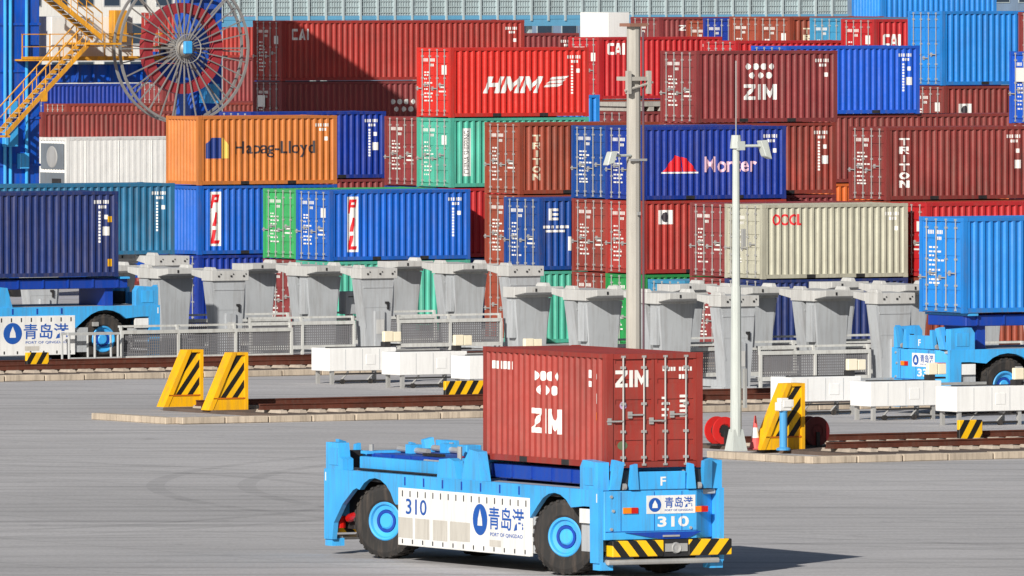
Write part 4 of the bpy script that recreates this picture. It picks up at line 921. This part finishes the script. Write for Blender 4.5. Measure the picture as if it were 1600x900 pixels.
for k in range(8): put('guard', MB().lathe([(.58+.0*k,.0),(.60,.0),(.60,.05),(.58,.05)], 16, 'y', (6.7,-2.12,10.05)).mesh('guard') if k == 0 else MB().box(1.2+k*.75,1.25+k*.75,-.02,.14,8.7,9.36).mesh('guard'), CRB if k else STEEL, t)
put('lamp', MB().box(.98,1.28,-.1,.05,7.9,8.3).mesh('lamp', .02), CRY, t)
def flight(x0, z0, x1, z1, y):
    d = Vector((x1-x0,0,z1-z0)); n = max(4, int(d.length/.28))
    for yy in (y, y+.75):
        put('stringer', MB().prism([(x0,z0-.12),(x1,z1-.12),(x1,z1+.12),(x0,z0+.12)], 'y', yy, yy+.05).mesh('stringer'), CRY, t)
        put('stair_rail', MB().tube((x0,yy,z0+1.0),(x1,yy,z1+1.0),.03,6).tube((x0,yy,z0+.55),(x1,yy,z1+.55),.02,6).mesh('stair_rail'), CRY, t)
        for i in range(0, n+1, 3):
            q = Vector((x0,0,z0))+d*i/n; put('baluster', MB().tube((q.x,yy,q.z),(q.x,yy,q.z+1.0),.02,5).mesh('baluster'), CRY, t)
    for i in range(n):
        q = Vector((x0,0,z0))+d*(i+.5)/n; put('step', MB().box(q.x-.12,q.x+.12,y+.05,y+.75,q.z-.02,q.z+.02).mesh('step'), STEEL, t)
flight(-1.6, 6.6, 2.3, 10.3, -1.75); flight(2.3, 10.5, -.6, 12.6, -2.75)
put('landing', MB().box(2.1,3.2,-2.75,0,10.22,10.3).mesh('landing'), CRY, t); put('landing', MB().box(-2.6,-1.4,-1.75,0,6.5,6.58).mesh('landing'), CRY, t)
rc = Vector((6.7, -1.75, 10.05)); R = 3.0; RIMM = paint('reel_steel', rgb(150,148,146), .45,.3,.4,.15)
rl = put('cable_reel', MB().lathe([(R-.045,-.05),(R+.045,-.05),(R+.045,.05),(R-.045,.05),(R-.045,-.05)], 60, 'y').mesh('cable_reel'), RIMM, t, rc)
put('rim', MB().lathe([(R-.045,.45),(R+.045,.45),(R+.045,.55),(R-.045,.55),(R-.045,.45)], 60, 'y').mesh('rim'), RIMM, rl)
spk = MB().box(.34,R,-.03,.02,-.024,.024).mesh('spoke'); spk2 = MB().box(.34,R,.47,.53,-.03,.03).mesh('spoke')
for i in range(32):
    a = 2*math.pi*i/32; o = put('spoke', spk, RIMM, rl); o.rotation_euler = (0,a,0)
    if i % 4 == 0: o = put('spoke', spk2, RIMM, rl); o.rotation_euler = (0,a+.05,0)
put('wound_cable', MB().lathe([(1.45,.06),(1.85,.06),(1.85,.44),(1.45,.44),(1.45,.06)], 48, 'y').mesh('wound_cable'), CRC, rl)
put('hub', MB().lathe([(0,-.32),(.22,-.32),(.30,-.25),(.36,-.08),(.36,.9),(0,.9)], 24, 'y').mesh('hub'), paint('hub_grey', rgb(150,146,140), .5,.2,.3,.1), rl)
put('gearbox', MB().box(-.26,.12,-.5,-.33,-.22,.3).mesh('gearbox', .04), AGVB, rl)
put('axle', MB().tube((rc.x,-1.7,rc.z),(rc.x,.1,rc.z),.16,12).mesh('axle'), DARK, t)
put('reel_bracket', MB().box(rc.x-.3,8.1,-.5,1.0,rc.z-.6,rc.z-.15).mesh('reel_bracket'), CRB, t)

# ------------------------------------------------------------------ what closes the view behind the stacks
WG = paint('walkway_grey', rgb(176,190,194), .6,.1,.25,.08); WB_ = paint('walkway_blue', rgb(96,160,196), .5,0,.2,.08); PANE = paint('screen_panel', rgb(168,184,188), .6,0,.35,.12)
ug, vg = uv_at(346, 33.0); ue, ve = uv_at(1322, 33.0); ulen = (1322-346)/(CP*33.0)*1.02
t = thing('elevated_gangway', 'long pale grey elevated gangway with mesh screens behind the stacks', 'gangway', W(ug, vg), PHI)
zb = 10.72
put('deck_beam', MB().box(0,ulen,0,1.6,zb-.35,zb).mesh('deck_beam'), WB_, t)
put('kick_plate', MB().box(0,ulen,-.02,.0,zb-.02,zb+.16).mesh('kick_plate'), WB_, t)
n = 37; p = ulen/n
pm = MB()
for k in range(7): pm.box(.06+k*(p-.12)/6-.03,.06+k*(p-.12)/6+.03,.03,.06,zb+.18,zb+2.3)
pm.box(.05,p-.05,.065,.08,zb+.18,zb+2.3)
for k in range(8): pm.box(.05,p-.05,.005,.03,zb+.3+k*.27,zb+.34+k*.27)
pm = pm.mesh('screen'); po = MB().box(-.05,.05,-.06,.04,zb-.1,zb+2.4).mesh('post')
for i in range(n): put('screen', pm, PANE, t, (i*p,0,0)); put('post', po, WG, t, (i*p,0,0))
for i in range(7): put('support', MB().box(i*p*6,i*p*6+.18,.2,.5,0,zb-.35).box(i*p*6,i*p*6+.18,1.2,1.5,0,zb-.35).mesh('support'), WG, t)
def building(px0, px1, s, Hb, label, wm, win, D=20, zlo=2):
    u, v = uv_at(px0, s); Lb = (px1-px0)/(CP*s)
    t = thing('building', label, 'building', W(u, v), PHI)
    put('wall', MB().box(0,Lb,0,D,0,Hb).mesh('wall'), wm, t); put('roof', MB().box(-.3,Lb+.3,-.3,D+.3,Hb,Hb+.4).mesh('roof'), GREYP, t)
    x = 1.2; fm = MB().box(0,1.7,-.06,.02,0,1.9).mesh('window'); gm = MB().box(.08,1.62,-.08,-.062,.08,1.82).mesh('pane')
    gl = paint('window_glass', (.03,.05,.08), .12,0,.1,.1); rows = int((Hb-zlo)/3.2)
    while x+1.8 < Lb:
        for k in range(rows):
            f = put('window', fm, win, t, (x,0,zlo+k*3.4)); put('pane', gm, gl, f)
        x += 2.7
    return t
building(20, 352, 17.5, 20, 'white terminal building behind the crane at the left', paint('render_white', (.72,.71,.68), .7,0,.25,.05), GREYP)
building(352, 1900, 17.0, 19, 'blue grey warehouse closing the yard behind the gangway', paint('wall_blue_grey', rgb(118,140,166), .7,0,.3,.1), WG)
u, v = uv_at(1436, 33.5)
for i, (px0, px1, lab, zc) in enumerate(((950, 984, 'white cabin left of the top of the tall lamp mast', 8.7), (1434, 1486, 'white cabin with ribbed side at the top edge of the yard', 10.9), (1488, 1560, 'plain white cabin beside the ribbed one at the top edge', 10.9))):
    u, v = uv_at(px0, 34.5-.3*i); Lb = (px1-px0)/(CP*34.5)
    t = thing('site_cabin', lab, 'cabin', W(u, v), PHI)
    put('stilts', MB().box(0,.2,0,.2,0,zc).box(Lb-.2,Lb,0,.2,0,zc).box(0,.2,2.2,2.4,0,zc).box(Lb-.2,Lb,2.2,2.4,0,zc).mesh('stilts'), STEEL, t)
    put('walls', MB().box(0,Lb,0,2.4,zc,zc+2.5).mesh('walls', .02), BOXW, t)
    if i == 1:
        for k in range(6): put('batten', MB().box(.03,Lb-.03,-.03,-.001,11.1+k*.38,11.22+k*.38).mesh('batten'), GREYP, t)

for o in list(COL.objects):
    if o.type == 'MESH' and o.parent and o.name.split('.')[0] in ('support_pad', 'lift_leg', 'sticker', 'bracket', 'leg', 'stilts', 'support', 'lamp', 'stand', 'top_rail', 'lower_rail', 'latch', 'lettering_F'): split(o)
